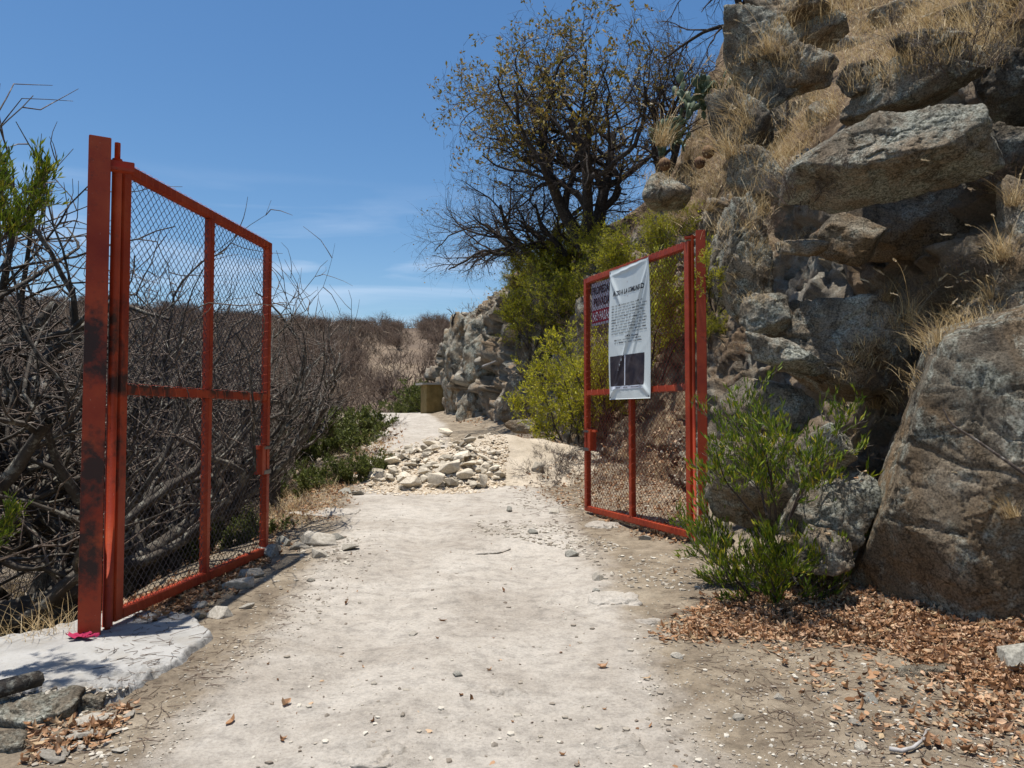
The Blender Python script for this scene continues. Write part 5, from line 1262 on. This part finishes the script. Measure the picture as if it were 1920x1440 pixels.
# bedrock showing through the track
for px, py, w, hh, lab in [(700, 1405, 190, 60, 'pale bedrock hump showing through the track at the bottom of the picture'), (930, 1295, 110, 34, 'low bedrock hump in the middle of the near track'), (1150, 1125, 120, 30, 'smooth pale bedrock right of the middle of the track'), (1215, 1165, 70, 22, 'small pale bedrock hump left of the bush litter'),
        (900, 1033, 90, 20, 'thin pale bedrock strip crossing the track'), (1150, 1400, 130, 40, 'flat bedrock patch at the bottom right of the bright track'), (1140, 985, 100, 16, 'flat pale ledge in front of the right gate'), (620, 962, 130, 18, 'pale sloping ledge at the left rim of the track beyond the gate'), (590, 905, 90, 16, 'pale ledge among the dry shrubs left of the track')]:
    h, n = cast(px, py); s_ = w/2*h.y/F
    Q, F_ = rock_shape(700+px, (s_, s_*.8, s_*.2), 5, nplanes=7, round_=.12, rough=1.0); o = mk('bedrock_hump', Q+np.array(h)-[0, 0, s_*.09], F_, M_GROUND, tint=np.ones(len(Q))); tag(o, lab, 'bedrock')
# sticks
def stick(name, pts_, r0, r1, mat, label, cat='stick'):
    pts_ = np.array([list(p_) for p_ in pts_]); V_, F_ = tube([(pts_, np.linspace(r0, r1, len(pts_)))], 7)
    o = mk(name, V_-pts_[0], F_, mat); o.location = pts_[0]; return tag(o, label, cat)
m, t, b = newmat('bleached_wood', .9); v = objc(t); c = ramp(t, noise(t, 12, 6, v, .7), (.35, (.2, .18, .16)), (.65, (.42, .4, .38))); lk(t, c, b.inputs['Base Color']); M_WOOD = m
def onG(px, py, dz=.02): return cast(px, py)[0]+Vector((0, 0, dz))
stick('stick', [onG(1668, 1412), onG(1690, 1416), onG(1712, 1410), onG(1732, 1398, .03), onG(1738, 1388, .05)], .012, .006, M_WOOD, 'curved bleached stick lying at the lower right')
stick('branch', [P(1930, 895, 4.5), P(1880, 860, 4.55), P(1830, 825, 4.6), P(1790, 800, 4.62), P(1780, 790, 4.62), P(1768, 766, 4.64)], .011, .004, M_TWIG, 'thin dead branch crossing in front of the great boulder', 'branch')
stick('stump', [cast(1476, 240)[0], P(1476, 180, cast(1476, 240)[0].y), P(1475, 140, cast(1476, 240)[0].y)], .03, .022, M_BARKD, 'thin dead stump standing in the grass left of the mossy boulder', 'stump')
stick('stick', [P(905, 665+22, 30), P(930, 655+22, 29.5)], .05, .03, M_WOOD, 'bleached stick caught on the far cliff')
stick('log', [onG(-60, 1345, .1), onG(20, 1322, .1), onG(72, 1300, .08)], .05, .045, M_BARK, 'weathered brown log along the front of the concrete', 'log')
x_ = (512-960)/F*12.2
stick('stump', [(x_, 12.2, float(gz(x_, 12.2))-.2), (x_+.03, 12.2, 0.6), (x_+.05, 12.2, P(517, 845, 12.2).z)], .13, .11, M_BARKD, 'black burnt tree stump standing behind the free end of the left gate', 'stump')
# ------------------------------------------------------------------ cacti
m, t, b = newmat('cactus_skin', .6); v = objc(t); c = ramp(t, noise(t, 7, 6, v), (.35, (.04, .06, .028)), (.6, (.1, .13, .07)), (.8, (.24, .26, .17)))
dts = N(t, 'TexVoronoi'); dts.inputs['Scale'].default_value = 22; lk(t, v, dts.inputs['Vector'])
c = mixc(t, ramp(t, dts.outputs['Distance'], (.05, .8), (.16, 0.)), c, (.45, .42, .3)); lk(t, c, b.inputs['Base Color']); M_CAC = m
Vp, Fp = ico(3)
def nopal(x, y, z, sc, seed, label):
    r = random.Random(seed); root = empty('prickly_pear_cactus', (x, y, z), 0, label, 'cactus')
    def padl(p_, d, lv):
        L = r.uniform(.16, .24); w = L*.62; ax = Vector((r.gauss(0, 1), r.gauss(0, 1), 0)); ax = (ax-d*ax.dot(d)).normalized(); th = ax; sd = d.cross(th)
        q_ = Vp.copy(); wid = .5*w*(.75+.35*(q_[:, 2]*.5+.5)); V_ = np.array(p_)+np.outer((q_[:, 2]+1)*.5*L, d)+q_[:, :1]*wid[:, None]*np.array(sd)+q_[:, 1:2]*.016*np.array(th)*1.0
        o = mk('pad', V_, Fp, M_CAC, root)
        if lv < 4:
            for _ in range(r.choice([1, 2, 2, 3]) if lv < 2 else r.choice([0, 1, 2])):
                a = r.uniform(-1, 1); nd = (d*math.cos(a)+sd*math.sin(a)+th*r.uniform(-.4, .4)+Vector((0, 0, .25))).normalized()
                padl(Vector(p_)+d*L*.92*math.cos(a*.5)+sd*w*.45*math.sin(a), nd, lv+1)
    for i in range(7): padl(Vector((r.uniform(-.35, .35), r.uniform(-.3, .3), 0)), Vector((r.uniform(-.4, .4), r.uniform(-.3, .3), 1)).normalized(), 0)
    root.scale = (sc,)*3; return root
c_ = P(1310, 215, 12.2); nopal(c_.x, c_.y, c_.z-.1, .85, 4, 'prickly pear cactus silhouetted on the crest left of the crag')
c_ = P(1262, 260, 13.5); nopal(c_.x, c_.y, c_.z-.3, .7, 8, 'smaller prickly pear lower on the crest')
m, t, b = newmat('barrel_cactus_skin', .8); v = objc(t); c = ramp(t, noise(t, 20, 4, v), (.4, (.1, .05, .03)), (.6, (.22, .13, .06))); lk(t, c, b.inputs['Base Color'])
for i, (px, py, w, Y, lab) in enumerate([(1246, 308, 22, 12.6, 'small brown barrel cactus on top of the rounded boulder'), (1312, 305, 20, 11.6, 'lower of the two barrel cacti among the grass'), (1328, 285, 22, 11.4, 'upper of the two barrel cacti among the grass')]):
    c_ = P(px, py, Y); s_ = w/2*Y/F; q_ = ico(4)[0]; az_ = np.arctan2(q_[:, 1], q_[:, 0]); rb = 1+.09*np.cos(az_*14)*np.sqrt(np.clip(1-q_[:, 2]**2, 0, 1))
    o = mk('barrel_cactus', q_*rb[:, None]*[s_, s_, s_*1.15], ico(4)[1], m); o.location = c_
    # woolly spine tufts along the ribs
    sp_i = np.where((np.cos(az_*14) > .9) & (q_[:, 2] > -.5))[0]
    V_, F_, ti = leaves_np((q_*rb[:, None]*[s_, s_, s_*1.15])[sp_i], q_[sp_i], s_*.5, s_*.05, R, .5, i)
    mk('spines', V_, F_, M_STRAW, o, smooth=False, tint=ti); tag(o, lab, 'cactus')
for b_ in BT+MT+FT: pass
print('objects', len(SC.objects))
